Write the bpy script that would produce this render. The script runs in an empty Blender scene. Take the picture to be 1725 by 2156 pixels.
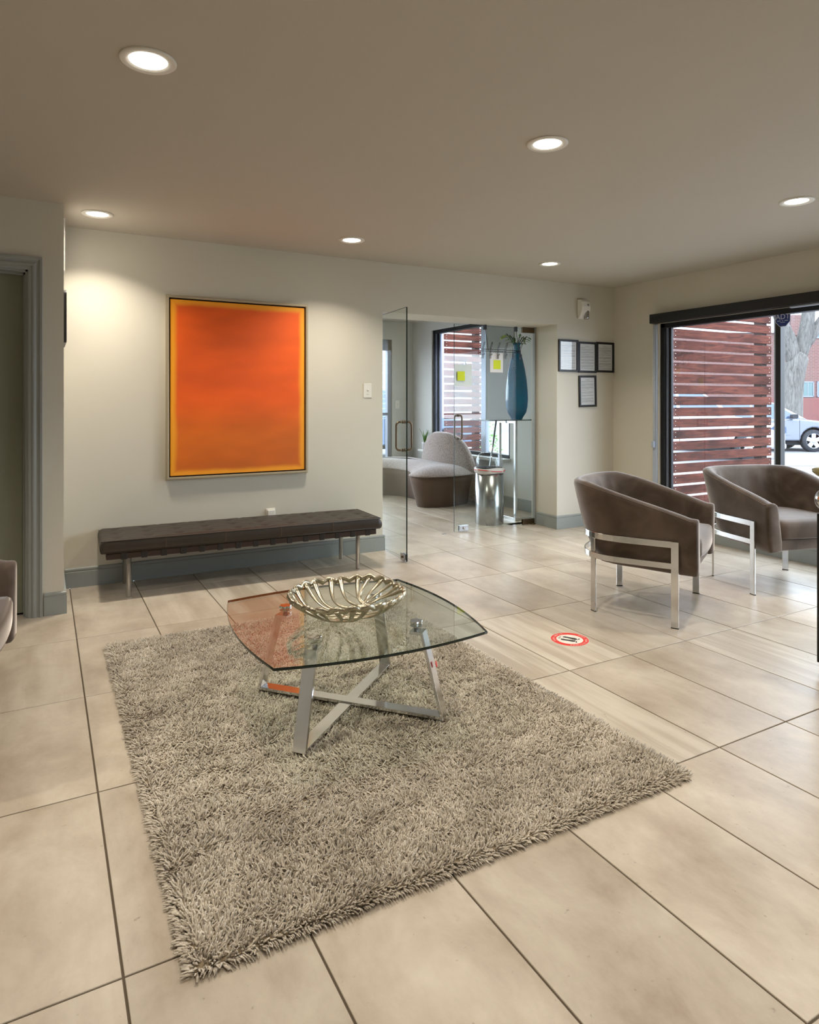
import bpy, bmesh, math, random
import numpy as np
from mathutils import Vector, Matrix
PI = math.pi
R = math.radians
random.seed(7)
sc = bpy.context.scene
col = sc.collection

# ---------------------------------------------------------------- camera
cam_d = bpy.data.cameras.new('camera')
cam = bpy.data.objects.new('camera', cam_d)
col.objects.link(cam)
cam.location = (0, 0, 1.267)
cam.rotation_euler = (PI/2, 0, -0.5034)
cam_d.sensor_fit = 'HORIZONTAL'
cam_d.sensor_width = 36.0
cam_d.lens = 36.0*1398/1725
cam_d.shift_y = -(1078-845)/1725
cam_d.clip_start = 0.02
cam_d.clip_end = 300
sc.camera = cam
sc.view_settings.view_transform = 'Standard'
sc.view_settings.look = 'None'
sc.view_settings.exposure = 0.0
sc.view_settings.gamma = 1.0
sc.view_settings.use_curve_mapping = False

# ---------------------------------------------------------------- world: bright overcast sky
world = bpy.data.worlds.new('overcast_sky')
sc.world = world
world.use_nodes = True
wn = world.node_tree
bg = wn.nodes['Background']
SKY = 8.5
bg.inputs['Color'].default_value = (0.76, 0.87, 1.0, 1)
bg.inputs['Strength'].default_value = SKY
CAN_POWER = 11.5
CAN_COLOR = (1.0, 0.915, 0.79)
CAN_EMIT = 9.0

# ---------------------------------------------------------------- materials
def lin(c):
    return tuple(((v/255.0)/12.92 if v/255.0 <= 0.04045 else ((v/255.0+0.055)/1.055)**2.4) for v in c)

def new_mat(name):
    m = bpy.data.materials.new(name); m.use_nodes = True
    nt = m.node_tree
    return m, nt, nt.nodes['Principled BSDF']

def N(nt, t, **kw):
    n = nt.nodes.new(t)
    for k, v in kw.items():
        if k in n.inputs: n.inputs[k].default_value = v
        else: setattr(n, k, v)
    return n

def plain(name, rgb, rough=0.5, metal=0.0, spec=0.5, noise=0.0, nscale=30, bump=0.0, bscale=200, coat=0.0, sheen=0.0, srgb=True):
    m, nt, b = new_mat(name)
    c = lin(rgb) if srgb else rgb
    b.inputs['Base Color'].default_value = (*c, 1)
    b.inputs['Roughness'].default_value = rough
    b.inputs['Metallic'].default_value = metal
    b.inputs['Specular IOR Level'].default_value = spec
    b.inputs['Coat Weight'].default_value = coat
    b.inputs['Sheen Weight'].default_value = sheen
    tc = N(nt, 'ShaderNodeTexCoord')
    if noise:
        n = N(nt, 'ShaderNodeTexNoise', Scale=nscale, Detail=6.0)
        nt.links.new(tc.outputs['Object'], n.inputs['Vector'])
        mx = N(nt, 'ShaderNodeMix', data_type='RGBA', blend_type='MIX')
        mx.inputs['A'].default_value = (*[v*(1-noise) for v in c], 1)
        mx.inputs['B'].default_value = (*[min(1, v*(1+noise)) for v in c], 1)
        nt.links.new(n.outputs['Fac'], mx.inputs['Factor'])
        nt.links.new(mx.outputs['Result'], b.inputs['Base Color'])
    if bump:
        n2 = N(nt, 'ShaderNodeTexNoise', Scale=bscale, Detail=4.0)
        nt.links.new(tc.outputs['Object'], n2.inputs['Vector'])
        bp = N(nt, 'ShaderNodeBump', Strength=bump, Distance=0.002)
        nt.links.new(n2.outputs['Fac'], bp.inputs['Height'])
        nt.links.new(bp.outputs['Normal'], b.inputs['Normal'])
    return m

def glass_mat(name, tint=(0.96, 0.985, 0.97), refl=0.05, rough=0.0, strength=0.95):
    """clear pane: transparent with a fresnel-like mirror coat"""
    m = bpy.data.materials.new(name); m.use_nodes = True
    nt = m.node_tree; nt.nodes.clear()
    out = N(nt, 'ShaderNodeOutputMaterial')
    tr = N(nt, 'ShaderNodeBsdfTransparent'); tr.inputs['Color'].default_value = (*tint, 1)
    gl = N(nt, 'ShaderNodeBsdfGlossy'); gl.inputs['Roughness'].default_value = rough
    lw = N(nt, 'ShaderNodeLayerWeight', Blend=0.5)
    pw = N(nt, 'ShaderNodeMath', operation='POWER'); pw.inputs[1].default_value = 5.0
    ml = N(nt, 'ShaderNodeMath', operation='MULTIPLY_ADD'); ml.inputs[1].default_value = strength; ml.inputs[2].default_value = refl
    mx = N(nt, 'ShaderNodeMixShader')
    nt.links.new(lw.outputs['Facing'], pw.inputs[0]); nt.links.new(pw.outputs[0], ml.inputs[0])
    nt.links.new(ml.outputs[0], mx.inputs[0]); nt.links.new(tr.outputs[0], mx.inputs[1]); nt.links.new(gl.outputs[0], mx.inputs[2])
    nt.links.new(mx.outputs[0], out.inputs['Surface'])
    return m

def emit_mat(name, rgb, s):
    m, nt, b = new_mat(name)
    b.inputs['Base Color'].default_value = (0.8, 0.8, 0.8, 1)
    b.inputs['Emission Color'].default_value = (*rgb, 1)
    b.inputs['Emission Strength'].default_value = s
    return m

def tile_mat():
    m, nt, b = new_mat('porcelain_tile')
    tc = N(nt, 'ShaderNodeTexCoord'); oi = N(nt, 'ShaderNodeObjectInfo')
    off = N(nt, 'ShaderNodeVectorMath', operation='SCALE')
    cmb = N(nt, 'ShaderNodeCombineXYZ')
    nt.links.new(oi.outputs['Random'], cmb.inputs[0]); nt.links.new(oi.outputs['Random'], cmb.inputs[1]); nt.links.new(oi.outputs['Random'], cmb.inputs[2])
    nt.links.new(cmb.outputs[0], off.inputs[0]); off.inputs['Scale'].default_value = 37.0
    add = N(nt, 'ShaderNodeVectorMath', operation='ADD')
    nt.links.new(tc.outputs['Object'], add.inputs[0]); nt.links.new(off.outputs[0], add.inputs[1])
    # soft clouds
    mp = N(nt, 'ShaderNodeMapping'); mp.inputs['Scale'].default_value = (1.6, 1.0, 1)
    nt.links.new(add.outputs[0], mp.inputs[0])
    n1 = N(nt, 'ShaderNodeTexNoise', Scale=2.6, Detail=7.0, Roughness=0.66, Distortion=0.2)
    nt.links.new(mp.outputs[0], n1.inputs['Vector'])
    r1 = N(nt, 'ShaderNodeValToRGB'); r1.color_ramp.elements[0].position = 0.32; r1.color_ramp.elements[1].position = 0.7
    r1.color_ramp.elements[0].color = (*lin((163, 148, 129)), 1); r1.color_ramp.elements[1].color = (*lin((206, 195, 178)), 1)
    nt.links.new(n1.outputs['Fac'], r1.inputs[0])
    # long streaks along the tile on some tiles
    mp2 = N(nt, 'ShaderNodeMapping'); mp2.inputs['Scale'].default_value = (9.0, 0.55, 1)
    nt.links.new(add.outputs[0], mp2.inputs[0])
    n2 = N(nt, 'ShaderNodeTexNoise', Scale=1.8, Detail=5.0, Roughness=0.55, Distortion=0.25)
    nt.links.new(mp2.outputs[0], n2.inputs['Vector'])
    r2 = N(nt, 'ShaderNodeValToRGB'); r2.color_ramp.elements[0].position = 0.42; r2.color_ramp.elements[1].position = 0.62
    r2.color_ramp.elements[0].color = (*lin((176, 163, 145)), 1); r2.color_ramp.elements[1].color = (*lin((208, 199, 183)), 1)
    nt.links.new(n2.outputs['Fac'], r2.inputs[0])
    # per tile choice
    h = N(nt, 'ShaderNodeMath', operation='MULTIPLY'); h.inputs[1].default_value = 7.31
    fr = N(nt, 'ShaderNodeMath', operation='FRACT'); gt = N(nt, 'ShaderNodeMapRange')
    gt.inputs['From Min'].default_value = 0.74; gt.inputs['From Max'].default_value = 0.95; gt.inputs['To Max'].default_value = 0.9; gt.inputs['To Min'].default_value = 0.08
    nt.links.new(oi.outputs['Random'], h.inputs[0]); nt.links.new(h.outputs[0], fr.inputs[0]); nt.links.new(fr.outputs[0], gt.inputs['Value'])
    mx = N(nt, 'ShaderNodeMix', data_type='RGBA')
    nt.links.new(gt.outputs[0], mx.inputs['Factor']); nt.links.new(r1.outputs[0], mx.inputs['A']); nt.links.new(r2.outputs[0], mx.inputs['B'])
    # per tile value
    h2 = N(nt, 'ShaderNodeMath', operation='MULTIPLY'); h2.inputs[1].default_value = 13.7
    fr2 = N(nt, 'ShaderNodeMath', operation='FRACT'); mr = N(nt, 'ShaderNodeMapRange'); mr.inputs['To Min'].default_value = 0.92; mr.inputs['To Max'].default_value = 1.06
    nt.links.new(oi.outputs['Random'], h2.inputs[0]); nt.links.new(h2.outputs[0], fr2.inputs[0]); nt.links.new(fr2.outputs[0], mr.inputs['Value'])
    sc_ = N(nt, 'ShaderNodeVectorMath', operation='SCALE')
    nt.links.new(mx.outputs['Result'], sc_.inputs[0]); nt.links.new(mr.outputs[0], sc_.inputs['Scale'])
    # small specks
    n3 = N(nt, 'ShaderNodeTexNoise', Scale=46.0, Detail=5.0)
    nt.links.new(add.outputs[0], n3.inputs['Vector'])
    r3 = N(nt, 'ShaderNodeValToRGB'); r3.color_ramp.elements[0].position = 0.22; r3.color_ramp.elements[1].position = 0.31
    r3.color_ramp.elements[0].color = (0.62, 0.6, 0.57, 1); r3.color_ramp.elements[1].color = (1, 1, 1, 1)
    nt.links.new(n3.outputs['Fac'], r3.inputs[0])
    mm = N(nt, 'ShaderNodeMix', data_type='RGBA', blend_type='MULTIPLY'); mm.inputs['Factor'].default_value = 1.0
    nt.links.new(sc_.outputs[0], mm.inputs['A']); nt.links.new(r3.outputs[0], mm.inputs['B'])
    nt.links.new(mm.outputs['Result'], b.inputs['Base Color'])
    b.inputs['Roughness'].default_value = 0.3
    rr = N(nt, 'ShaderNodeMapRange'); rr.inputs['To Min'].default_value = 0.24; rr.inputs['To Max'].default_value = 0.42
    nt.links.new(n1.outputs['Fac'], rr.inputs['Value']); nt.links.new(rr.outputs[0], b.inputs['Roughness'])
    b.inputs['Specular IOR Level'].default_value = 0.5
    return m

def wood_mat(name, dark, light, scale=1.0, axis=0, rough=0.8):
    m, nt, b = new_mat(name)
    tc = N(nt, 'ShaderNodeTexCoord'); oi = N(nt, 'ShaderNodeObjectInfo')
    cmb = N(nt, 'ShaderNodeCombineXYZ')
    for k in range(3): nt.links.new(oi.outputs['Random'], cmb.inputs[k])
    off = N(nt, 'ShaderNodeVectorMath', operation='SCALE'); off.inputs['Scale'].default_value = 53.0
    nt.links.new(cmb.outputs[0], off.inputs[0])
    add = N(nt, 'ShaderNodeVectorMath', operation='ADD')
    nt.links.new(tc.outputs['Object'], add.inputs[0]); nt.links.new(off.outputs[0], add.inputs[1])
    mp = N(nt, 'ShaderNodeMapping')
    s = [9.0*scale]*3; s[axis] = 0.9*scale
    mp.inputs['Scale'].default_value = s
    nt.links.new(add.outputs[0], mp.inputs[0])
    n = N(nt, 'ShaderNodeTexNoise', Scale=3.0, Detail=8.0, Roughness=0.65, Distortion=1.5)
    nt.links.new(mp.outputs[0], n.inputs['Vector'])
    r = N(nt, 'ShaderNodeValToRGB'); r.color_ramp.elements[0].position = 0.3; r.color_ramp.elements[1].position = 0.72
    r.color_ramp.elements[0].color = (*lin(dark), 1); r.color_ramp.elements[1].color = (*lin(light), 1)
    nt.links.new(n.outputs['Fac'], r.inputs[0])
    n2 = N(nt, 'ShaderNodeTexNoise', Scale=3.2, Detail=2.0)
    nt.links.new(add.outputs[0], n2.inputs['Vector'])
    r2 = N(nt, 'ShaderNodeValToRGB'); r2.color_ramp.elements[0].position = 0.3; r2.color_ramp.elements[1].position = 0.55
    r2.color_ramp.elements[0].color = (0.42, 0.40, 0.42, 1); r2.color_ramp.elements[1].color = (1, 1, 1, 1)
    nt.links.new(n2.outputs['Fac'], r2.inputs[0])
    mm = N(nt, 'ShaderNodeMix', data_type='RGBA', blend_type='MULTIPLY'); mm.inputs['Factor'].default_value = 0.8
    nt.links.new(r.outputs[0], mm.inputs['A']); nt.links.new(r2.outputs[0], mm.inputs['B'])
    nt.links.new(mm.outputs['Result'], b.inputs['Base Color'])
    b.inputs['Roughness'].default_value = rough; b.inputs['Specular IOR Level'].default_value = 0.12
    return m

def velvet_mat():
    m, nt, b = new_mat('taupe_velvet')
    tc = N(nt, 'ShaderNodeTexCoord')
    n = N(nt, 'ShaderNodeTexNoise', Scale=5.0, Detail=3.0, Roughness=0.5, Distortion=0.8)
    nt.links.new(tc.outputs['Object'], n.inputs['Vector'])
    r = N(nt, 'ShaderNodeValToRGB'); r.color_ramp.elements[0].position = 0.35; r.color_ramp.elements[1].position = 0.68
    r.color_ramp.elements[0].color = (*lin((72, 59, 48)), 1); r.color_ramp.elements[1].color = (*lin((98, 84, 73)), 1)
    nt.links.new(n.outputs['Fac'], r.inputs[0]); nt.links.new(r.outputs[0], b.inputs['Base Color'])
    b.inputs['Roughness'].default_value = 0.72
    b.inputs['Sheen Weight'].default_value = 0.9
    b.inputs['Sheen Roughness'].default_value = 0.35
    b.inputs['Sheen Tint'].default_value = (0.92, 0.86, 0.82, 1)
    b.inputs['Specular IOR Level'].default_value = 0.25
    return m

def boucle_mat():
    m, nt, b = new_mat('taupe_boucle')
    tc = N(nt, 'ShaderNodeTexCoord')
    n = N(nt, 'ShaderNodeTexNoise', Scale=90.0, Detail=3.0)
    nt.links.new(tc.outputs['Object'], n.inputs['Vector'])
    r = N(nt, 'ShaderNodeValToRGB'); r.color_ramp.elements[0].position = 0.35; r.color_ramp.elements[1].position = 0.65
    r.color_ramp.elements[0].color = (*lin((110, 94, 84)), 1); r.color_ramp.elements[1].color = (*lin((158, 144, 134)), 1)
    nt.links.new(n.outputs['Fac'], r.inputs[0]); nt.links.new(r.outputs[0], b.inputs['Base Color'])
    bp = N(nt, 'ShaderNodeBump', Strength=0.6, Distance=0.004)
    nt.links.new(n.outputs['Fac'], bp.inputs['Height']); nt.links.new(bp.outputs[0], b.inputs['Normal'])
    b.inputs['Roughness'].default_value = 0.9; b.inputs['Sheen Weight'].default_value = 0.4
    return m

def canvas_mat():
    """plain orange colour field with a paler yellow-orange border, x and z in object space"""
    m, nt, b = new_mat('orange_canvas')
    tc = N(nt, 'ShaderNodeTexCoord'); sp = N(nt, 'ShaderNodeSeparateXYZ')
    n0 = N(nt, 'ShaderNodeTexNoise', Scale=4.0, Detail=3.0)
    nt.links.new(tc.outputs['Object'], n0.inputs['Vector'])
    nt.links.new(tc.outputs['Object'], sp.inputs[0])
    def edge(sock, half):
        a = N(nt, 'ShaderNodeMath', operation='ABSOLUTE'); nt.links.new(sock, a.inputs[0])
        j = N(nt, 'ShaderNodeMath', operation='MULTIPLY_ADD'); j.inputs[1].default_value = 0.035; nt.links.new(n0.outputs['Fac'], j.inputs[0]); nt.links.new(a.outputs[0], j.inputs[2])
        mr = N(nt, 'ShaderNodeMapRange', interpolation_type='SMOOTHSTEP')
        mr.inputs['From Min'].default_value = half-0.070+0.018; mr.inputs['From Max'].default_value = half-0.030+0.018
        nt.links.new(j.outputs[0], mr.inputs['Value']); return mr.outputs[0]
    ex = edge(sp.outputs['X'], 0.52); ez = edge(sp.outputs['Z'], 0.655)
    mxe = N(nt, 'ShaderNodeMath', operation='MAXIMUM'); nt.links.new(ex, mxe.inputs[0]); nt.links.new(ez, mxe.inputs[1])
    # a soft change of tone down the field
    tone = N(nt, 'ShaderNodeMapRange', interpolation_type='SMOOTHSTEP')
    tone.inputs['From Min'].default_value = -0.40; tone.inputs['From Max'].default_value = -0.02
    nt.links.new(sp.outputs['Z'], tone.inputs['Value'])
    f = N(nt, 'ShaderNodeMix', data_type='RGBA')
    f.inputs['A'].default_value = (*lin((216, 104, 4)), 1); f.inputs['B'].default_value = (*lin((236, 92, 6)), 1)
    nt.links.new(tone.outputs[0], f.inputs['Factor'])
    n1 = N(nt, 'ShaderNodeTexNoise', Scale=1.6, Detail=2.0); mp = N(nt, 'ShaderNodeMapping'); mp.inputs['Scale'].default_value = (1, 1, 2.6)
    nt.links.new(tc.outputs['Object'], mp.inputs[0]); nt.links.new(mp.outputs[0], n1.inputs['Vector'])
    sh = N(nt, 'ShaderNodeMapRange'); sh.inputs['From Min'].default_value = 0.3; sh.inputs['From Max'].default_value = 0.7; sh.inputs['To Min'].default_value = 0.82; sh.inputs['To Max'].default_value = 1.12
    nt.links.new(n1.outputs['Fac'], sh.inputs['Value'])
    s2 = N(nt, 'ShaderNodeVectorMath', operation='SCALE'); nt.links.new(f.outputs['Result'], s2.inputs[0]); nt.links.new(sh.outputs[0], s2.inputs['Scale'])
    o = N(nt, 'ShaderNodeMix', data_type='RGBA'); o.inputs['B'].default_value = (*lin((246, 160, 24)), 1)
    nt.links.new(mxe.outputs[0], o.inputs['Factor']); nt.links.new(s2.outputs[0], o.inputs['A'])
    nt.links.new(o.outputs['Result'], b.inputs['Base Color'])
    b.inputs['Roughness'].default_value = 0.6
    return m

def brick_mat():
    m, nt, b = new_mat('red_brick')
    tc = N(nt, 'ShaderNodeTexCoord'); sp = N(nt, 'ShaderNodeSeparateXYZ'); cb = N(nt, 'ShaderNodeCombineXYZ')
    nt.links.new(tc.outputs['Object'], sp.inputs[0]); nt.links.new(sp.outputs['X'], cb.inputs[0]); nt.links.new(sp.outputs['Z'], cb.inputs[1])
    br = N(nt, 'ShaderNodeTexBrick', Scale=1.0)
    br.inputs['Color1'].default_value = (*lin((104, 74, 70)), 1); br.inputs['Color2'].default_value = (*lin((94, 67, 63)), 1); br.inputs['Mortar'].default_value = (*lin((112, 97, 94)), 1)
    br.inputs['Mortar Size'].default_value = 0.012; br.inputs['Brick Width'].default_value = 0.24; br.inputs['Row Height'].default_value = 0.08
    nt.links.new(cb.outputs[0], br.inputs['Vector']); nt.links.new(br.outputs['Color'], b.inputs['Base Color'])
    b.inputs['Roughness'].default_value = 0.9
    return m

def bark_mat():
    m, nt, b = new_mat('grey_bark')
    tc = N(nt, 'ShaderNodeTexCoord'); mp = N(nt, 'ShaderNodeMapping'); mp.inputs['Scale'].default_value = (7, 7, 1.2)
    n = N(nt, 'ShaderNodeTexNoise', Scale=2.0, Detail=8.0, Roughness=0.7, Distortion=1.2)
    nt.links.new(tc.outputs['Object'], mp.inputs[0]); nt.links.new(mp.outputs[0], n.inputs['Vector'])
    r = N(nt, 'ShaderNodeValToRGB'); r.color_ramp.elements[0].position = 0.32; r.color_ramp.elements[1].position = 0.6
    r.color_ramp.elements[0].color = (*lin((58, 56, 54)), 1); r.color_ramp.elements[1].color = (*lin((108, 106, 103)), 1)
    nt.links.new(n.outputs['Fac'], r.inputs[0]); nt.links.new(r.outputs[0], b.inputs['Base Color'])
    bp = N(nt, 'ShaderNodeBump', Strength=0.8, Distance=0.05); nt.links.new(n.outputs['Fac'], bp.inputs['Height']); nt.links.new(bp.outputs[0], b.inputs['Normal'])
    b.inputs['Roughness'].default_value = 0.95
    return m

def rug_mat():
    m, nt, b = new_mat('shag_yarn')
    at = N(nt, 'ShaderNodeAttribute', attribute_name='tone')
    r = N(nt, 'ShaderNodeValToRGB')
    r.color_ramp.elements[0].color = (*lin((150, 137, 118)), 1); r.color_ramp.elements[1].color = (*lin((234, 223, 205)), 1)
    nt.links.new(at.outputs['Fac'], r.inputs[0]); nt.links.new(r.outputs[0], b.inputs['Base Color'])
    b.inputs['Roughness'].default_value = 0.7; b.inputs['Sheen Weight'].default_value = 0.3
    b.inputs['Specular IOR Level'].default_value = 0.3
    return m

M = {}
M['wall'] = plain('wall_paint', (208, 202, 186), 0.62, noise=0.02, nscale=3, bump=0.15, bscale=350)
M['wall_cool'] = plain('lobby_wall_paint', (198, 198, 190), 0.6, noise=0.02, nscale=3)
M['ceiling'] = plain('ceiling_paint', (188, 180, 166), 0.8, noise=0.03, nscale=1.5)
M['trim'] = plain('grey_green_trim', (148, 152, 148), 0.4, noise=0.02)
M['doorpaint'] = plain('sage_door_paint', (128, 130, 112), 0.5, noise=0.02)
M['grout'] = plain('grout', (92, 80, 64), 0.9, noise=0.1)
M['tile'] = tile_mat()
M['chrome'] = plain('polished_chrome', (214, 214, 214), 0.13, metal=1.0)
M['steel'] = plain('brushed_steel', (176, 176, 178), 0.24, metal=1.0, noise=0.05, nscale=90)
M['bronze'] = plain('bronze_fitting', (112, 98, 80), 0.3, metal=1.0)
M['champagne'] = plain('champagne_silver', (188, 180, 158), 0.3, metal=1.0, noise=0.15, nscale=45, bump=0.5, bscale=60)
M['black'] = plain('black_frame', (12, 12, 13), 0.4)
M['blackmetal'] = plain('black_aluminium', (17, 19, 24), 0.5, metal=0.3)
M['greymetal'] = plain('grey_aluminium', (112, 118, 132), 0.35, metal=0.5)
M['lightmetal'] = plain('pale_aluminium', (178, 188, 204), 0.4, metal=0.2)
M['white'] = plain('white_plastic', (226, 222, 212), 0.4)
M['paper'] = plain('paper', (226, 226, 226), 0.8)
M['ink'] = plain('grey_ink', (150, 150, 150), 0.8)
M['yellow'] = plain('yellow_sticky', (212, 226, 40), 0.7)
M['velvet'] = velvet_mat()
M['boucle'] = boucle_mat()
M['boucle_dark'] = plain('brown_fabric', (96, 78, 64), 0.9, noise=0.06, nscale=80, sheen=0.2)
M['leather'] = plain('dark_brown_leather', (50, 42, 34), 0.45, noise=0.25, nscale=7, bump=0.35, bscale=260)
M['strap'] = plain('black_leather_strap', (30, 26, 24), 0.5)
M['frame_wood'] = plain('dark_stained_wood', (50, 34, 26), 0.5, noise=0.2, nscale=30)
M['champagne_wood'] = plain('champagne_frame', (184, 172, 146), 0.35, metal=0.35, noise=0.04)
M['canvas'] = canvas_mat()
M['canvas_edge'] = plain('dark_shadow_gap', (28, 14, 16), 0.8)
M['glass'] = glass_mat('clear_glass', refl=0.009)
M['glass_win'] = glass_mat('window_glass', (0.985, 0.99, 0.99), 0.035)
M['glass_table'] = glass_mat('table_glass', (0.93, 0.97, 0.94), 0.075, strength=0.9)
M['glass_edge'] = plain('green_glass_edge', (14, 34, 28), 0.15)
M['blueglass'] = plain('blue_glass', (22, 108, 150), 0.06, noise=0.05, nscale=6, coat=0.5)
M['clearplastic'] = glass_mat('clear_plastic', (0.9, 0.92, 0.95), 0.12, 0.08)
M['slat'] = wood_mat('stained_cedar', (44, 27, 27), (112, 62, 50), 1.0, 0)
M['post'] = plain('dark_post', (48, 34, 32), 0.8)
M['nail'] = plain('nail_head', (220, 220, 220), 0.3, metal=0.6)
M['leaf'] = plain('green_leaf', (88, 128, 52), 0.5, noise=0.3, nscale=20)
M['stem'] = plain('dark_stem', (30, 50, 34), 0.6)
M['red'] = plain('red_vinyl', (222, 40, 30), 0.45)
M['decalwhite'] = plain('white_vinyl', (232, 226, 214), 0.45)
M['decalblack'] = plain('black_vinyl', (28, 26, 24), 0.5)
M['blue'] = plain('blue_vinyl', (16, 44, 120), 0.4)
M['letter'] = plain('pale_letter', (200, 206, 220), 0.4)
M['bark'] = bark_mat()
M['brick'] = brick_mat()
M['siding'] = plain('white_siding', (176, 178, 184), 0.7)
M['concrete'] = plain('pale_concrete', (142, 140, 136), 0.9, noise=0.1, nscale=3)
M['asphalt'] = plain('grey_asphalt', (122, 122, 128), 0.9, noise=0.15, nscale=6)
M['grass'] = plain('lawn', (64, 84, 42), 0.9, noise=0.3, nscale=12)
M['carsilver'] = plain('silver_paint', (112, 118, 132), 0.25, metal=0.35, coat=0.6)
M['carwhite'] = plain('white_paint', (176, 180, 188), 0.3, coat=0.6)
M['carblue'] = plain('blue_grey_paint', (90, 110, 146), 0.3, coat=0.6)
M['carglass'] = plain('tinted_car_glass', (60, 78, 104), 0.08, spec=0.8)
M['rubber'] = plain('black_rubber', (40, 42, 48), 0.8)
M['alloy'] = plain('alloy_wheel', (202, 208, 220), 0.3, metal=0.5)
M['shade'] = plain('grey_roller_shade', (152, 152, 146), 0.8)
M['yarn'] = rug_mat()
M['pot'] = plain('white_pot', (220, 220, 220), 0.4)
M['liner'] = plain('white_bin_liner', (216, 206, 204), 0.4)
M['shadowpaint'] = plain('painted_shadow', (8, 8, 8), 0.9)  # near-black colour put where only shade lies

# ---------------------------------------------------------------- mesh helpers
class MB:
    def __init__(s): s.v = []; s.f = []; s.sm = []
    def add(s, vs, fs, smooth=False):
        o = len(s.v); s.v += [tuple(p) for p in vs]
        s.f += [tuple(i+o for i in f) for f in fs]; s.sm += [smooth]*len(fs)
        return s
    def box(s, x0, x1, y0, y1, z0, z1):
        vs = [(x, y, z) for x in (x0, x1) for y in (y0, y1) for z in (z0, z1)]
        return s.add(vs, [(0, 1, 3, 2), (4, 6, 7, 5), (0, 4, 5, 1), (2, 3, 7, 6), (0, 2, 6, 4), (1, 5, 7, 3)])
    def prism(s, pts, a0, a1, axis='z', smooth=False):
        """extrude a polygon (list of 2-D points) along an axis"""
        n = len(pts)
        def P(p, a):
            return {'z': (p[0], p[1], a), 'y': (p[0], a, p[1]), 'x': (a, p[0], p[1])}[axis]
        vs = [P(p, a0) for p in pts]+[P(p, a1) for p in pts]
        s.add(vs, [tuple(range(n))[::-1], tuple(range(n, 2*n))])
        o = len(s.v)-2*n
        s.f += [(o+i, o+(i+1) % n, o+n+(i+1) % n, o+n+i) for i in range(n)]; s.sm += [smooth]*n
        return s
    def lathe(s, prof, cx=0, cy=0, n=32, smooth=True, axis='z', cap=True):
        """profile of (radius, height)"""
        vs = []
        for (r, h) in prof:
            for k in range(n):
                a = 2*PI*k/n
                p = (r*math.cos(a), r*math.sin(a))
                vs.append({'z': (cx+p[0], cy+p[1], h), 'y': (cx+p[0], h, cy+p[1]), 'x': (h, cx+p[0], cy+p[1])}[axis])
        m = len(prof); fs = []
        for i in range(m-1):
            for k in range(n):
                fs.append((i*n+k, i*n+(k+1) % n, (i+1)*n+(k+1) % n, (i+1)*n+k))
        s.add(vs, fs, smooth)
        if cap:
            o = len(s.v)-m*n
            if prof[0][0] > 1e-6: s.f.append(tuple(o+k for k in range(n))[::-1]); s.sm.append(False)
            if prof[-1][0] > 1e-6: s.f.append(tuple(o+(m-1)*n+k for k in range(n))); s.sm.append(False)
        return s
    def sweep(s, path, sec, up=(0, 0, 1), closed=False, cap=True, smooth=True, scales=None):
        """sweep a closed 2-D section (side, up) along a path"""
        P = [Vector(p) for p in path]; n = len(P); k = len(sec); up = Vector(up)
        vs = []
        last = None
        for i in range(n):
            if closed: t = (P[(i+1) % n]-P[i-1])
            else: t = P[min(i+1, n-1)]-P[max(i-1, 0)]
            t.normalize()
            side = t.cross(up)
            if side.length < 1e-3: side = last if last is not None else t.orthogonal()
            side.normalize(); last = side
            u = side.cross(t).normalized()
            sc_ = scales[i] if scales is not None else 1.0
            for (a, b) in sec: vs.append(P[i]+side*a*sc_+u*b*sc_)
        fs = []
        m = n if closed else n-1
        for i in range(m):
            j = (i+1) % n
            for q in range(k):
                r_ = (q+1) % k
                fs.append((i*k+q, i*k+r_, j*k+r_, j*k+q))
        s.add(vs, fs, smooth)
        if cap and not closed:
            o = len(s.v)-n*k
            s.f.append(tuple(o+q for q in range(k))[::-1]); s.sm.append(False)
            s.f.append(tuple(o+(n-1)*k+q for q in range(k))); s.sm.append(False)
        return s
    def tube(s, path, r, n=8, closed=False, scales=None, up=(0, 0, 1)):
        return s.sweep(path, [(r*math.cos(2*PI*q/n), r*math.sin(2*PI*q/n)) for q in range(n)], up=up, closed=closed, scales=scales)
    def mesh(s, name):
        me = bpy.data.meshes.new(name); me.from_pydata(s.v, [], s.f)
        me.polygons.foreach_set('use_smooth', s.sm)
        bm = bmesh.new(); bm.from_mesh(me); bmesh.ops.recalc_face_normals(bm, faces=bm.faces); bm.to_mesh(me); bm.free()
        me.update()
        return me
    def build(s, name, mat, parent=None, bevel=0, seg=2, subsurf=0, loc=None, angle=40):
        me = s.mesh(name); me.materials.append(M[mat] if isinstance(mat, str) else mat)
        o = bpy.data.objects.new(name, me); col.objects.link(o)
        if parent is not None: o.parent = parent
        if loc: o.location = loc
        if bevel:
            b = o.modifiers.new('bevel', 'BEVEL'); b.width = bevel; b.segments = seg; b.limit_method = 'ANGLE'; b.angle_limit = R(angle)
        if subsurf:
            b = o.modifiers.new('subsurf', 'SUBSURF'); b.levels = subsurf; b.render_levels = subsurf
        return o

def thing(name, label, cat, loc=(0, 0, 0), rz=0, group=None):
    o = bpy.data.objects.new(name, None); col.objects.link(o)
    o.empty_display_size = 0.1
    o.location = loc; o.rotation_euler = (0, 0, rz)
    o['label'] = label; o['category'] = cat
    if group: o['group'] = group
    return o

def structure(o, label=None, cat=None):
    o['kind'] = 'structure'
    if label: o['label'] = label
    if cat: o['category'] = cat
    return o

def sroot(name, label, cat, loc=(0, 0, 0), rz=0):
    o = thing(name, label, cat, loc, rz); o['kind'] = 'structure'; return o

def copy_tree(o, parent=None):
    c = o.copy(); col.objects.link(c); c.parent = parent
    for ch in list(o.children): copy_tree(ch, c)
    return c

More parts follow.
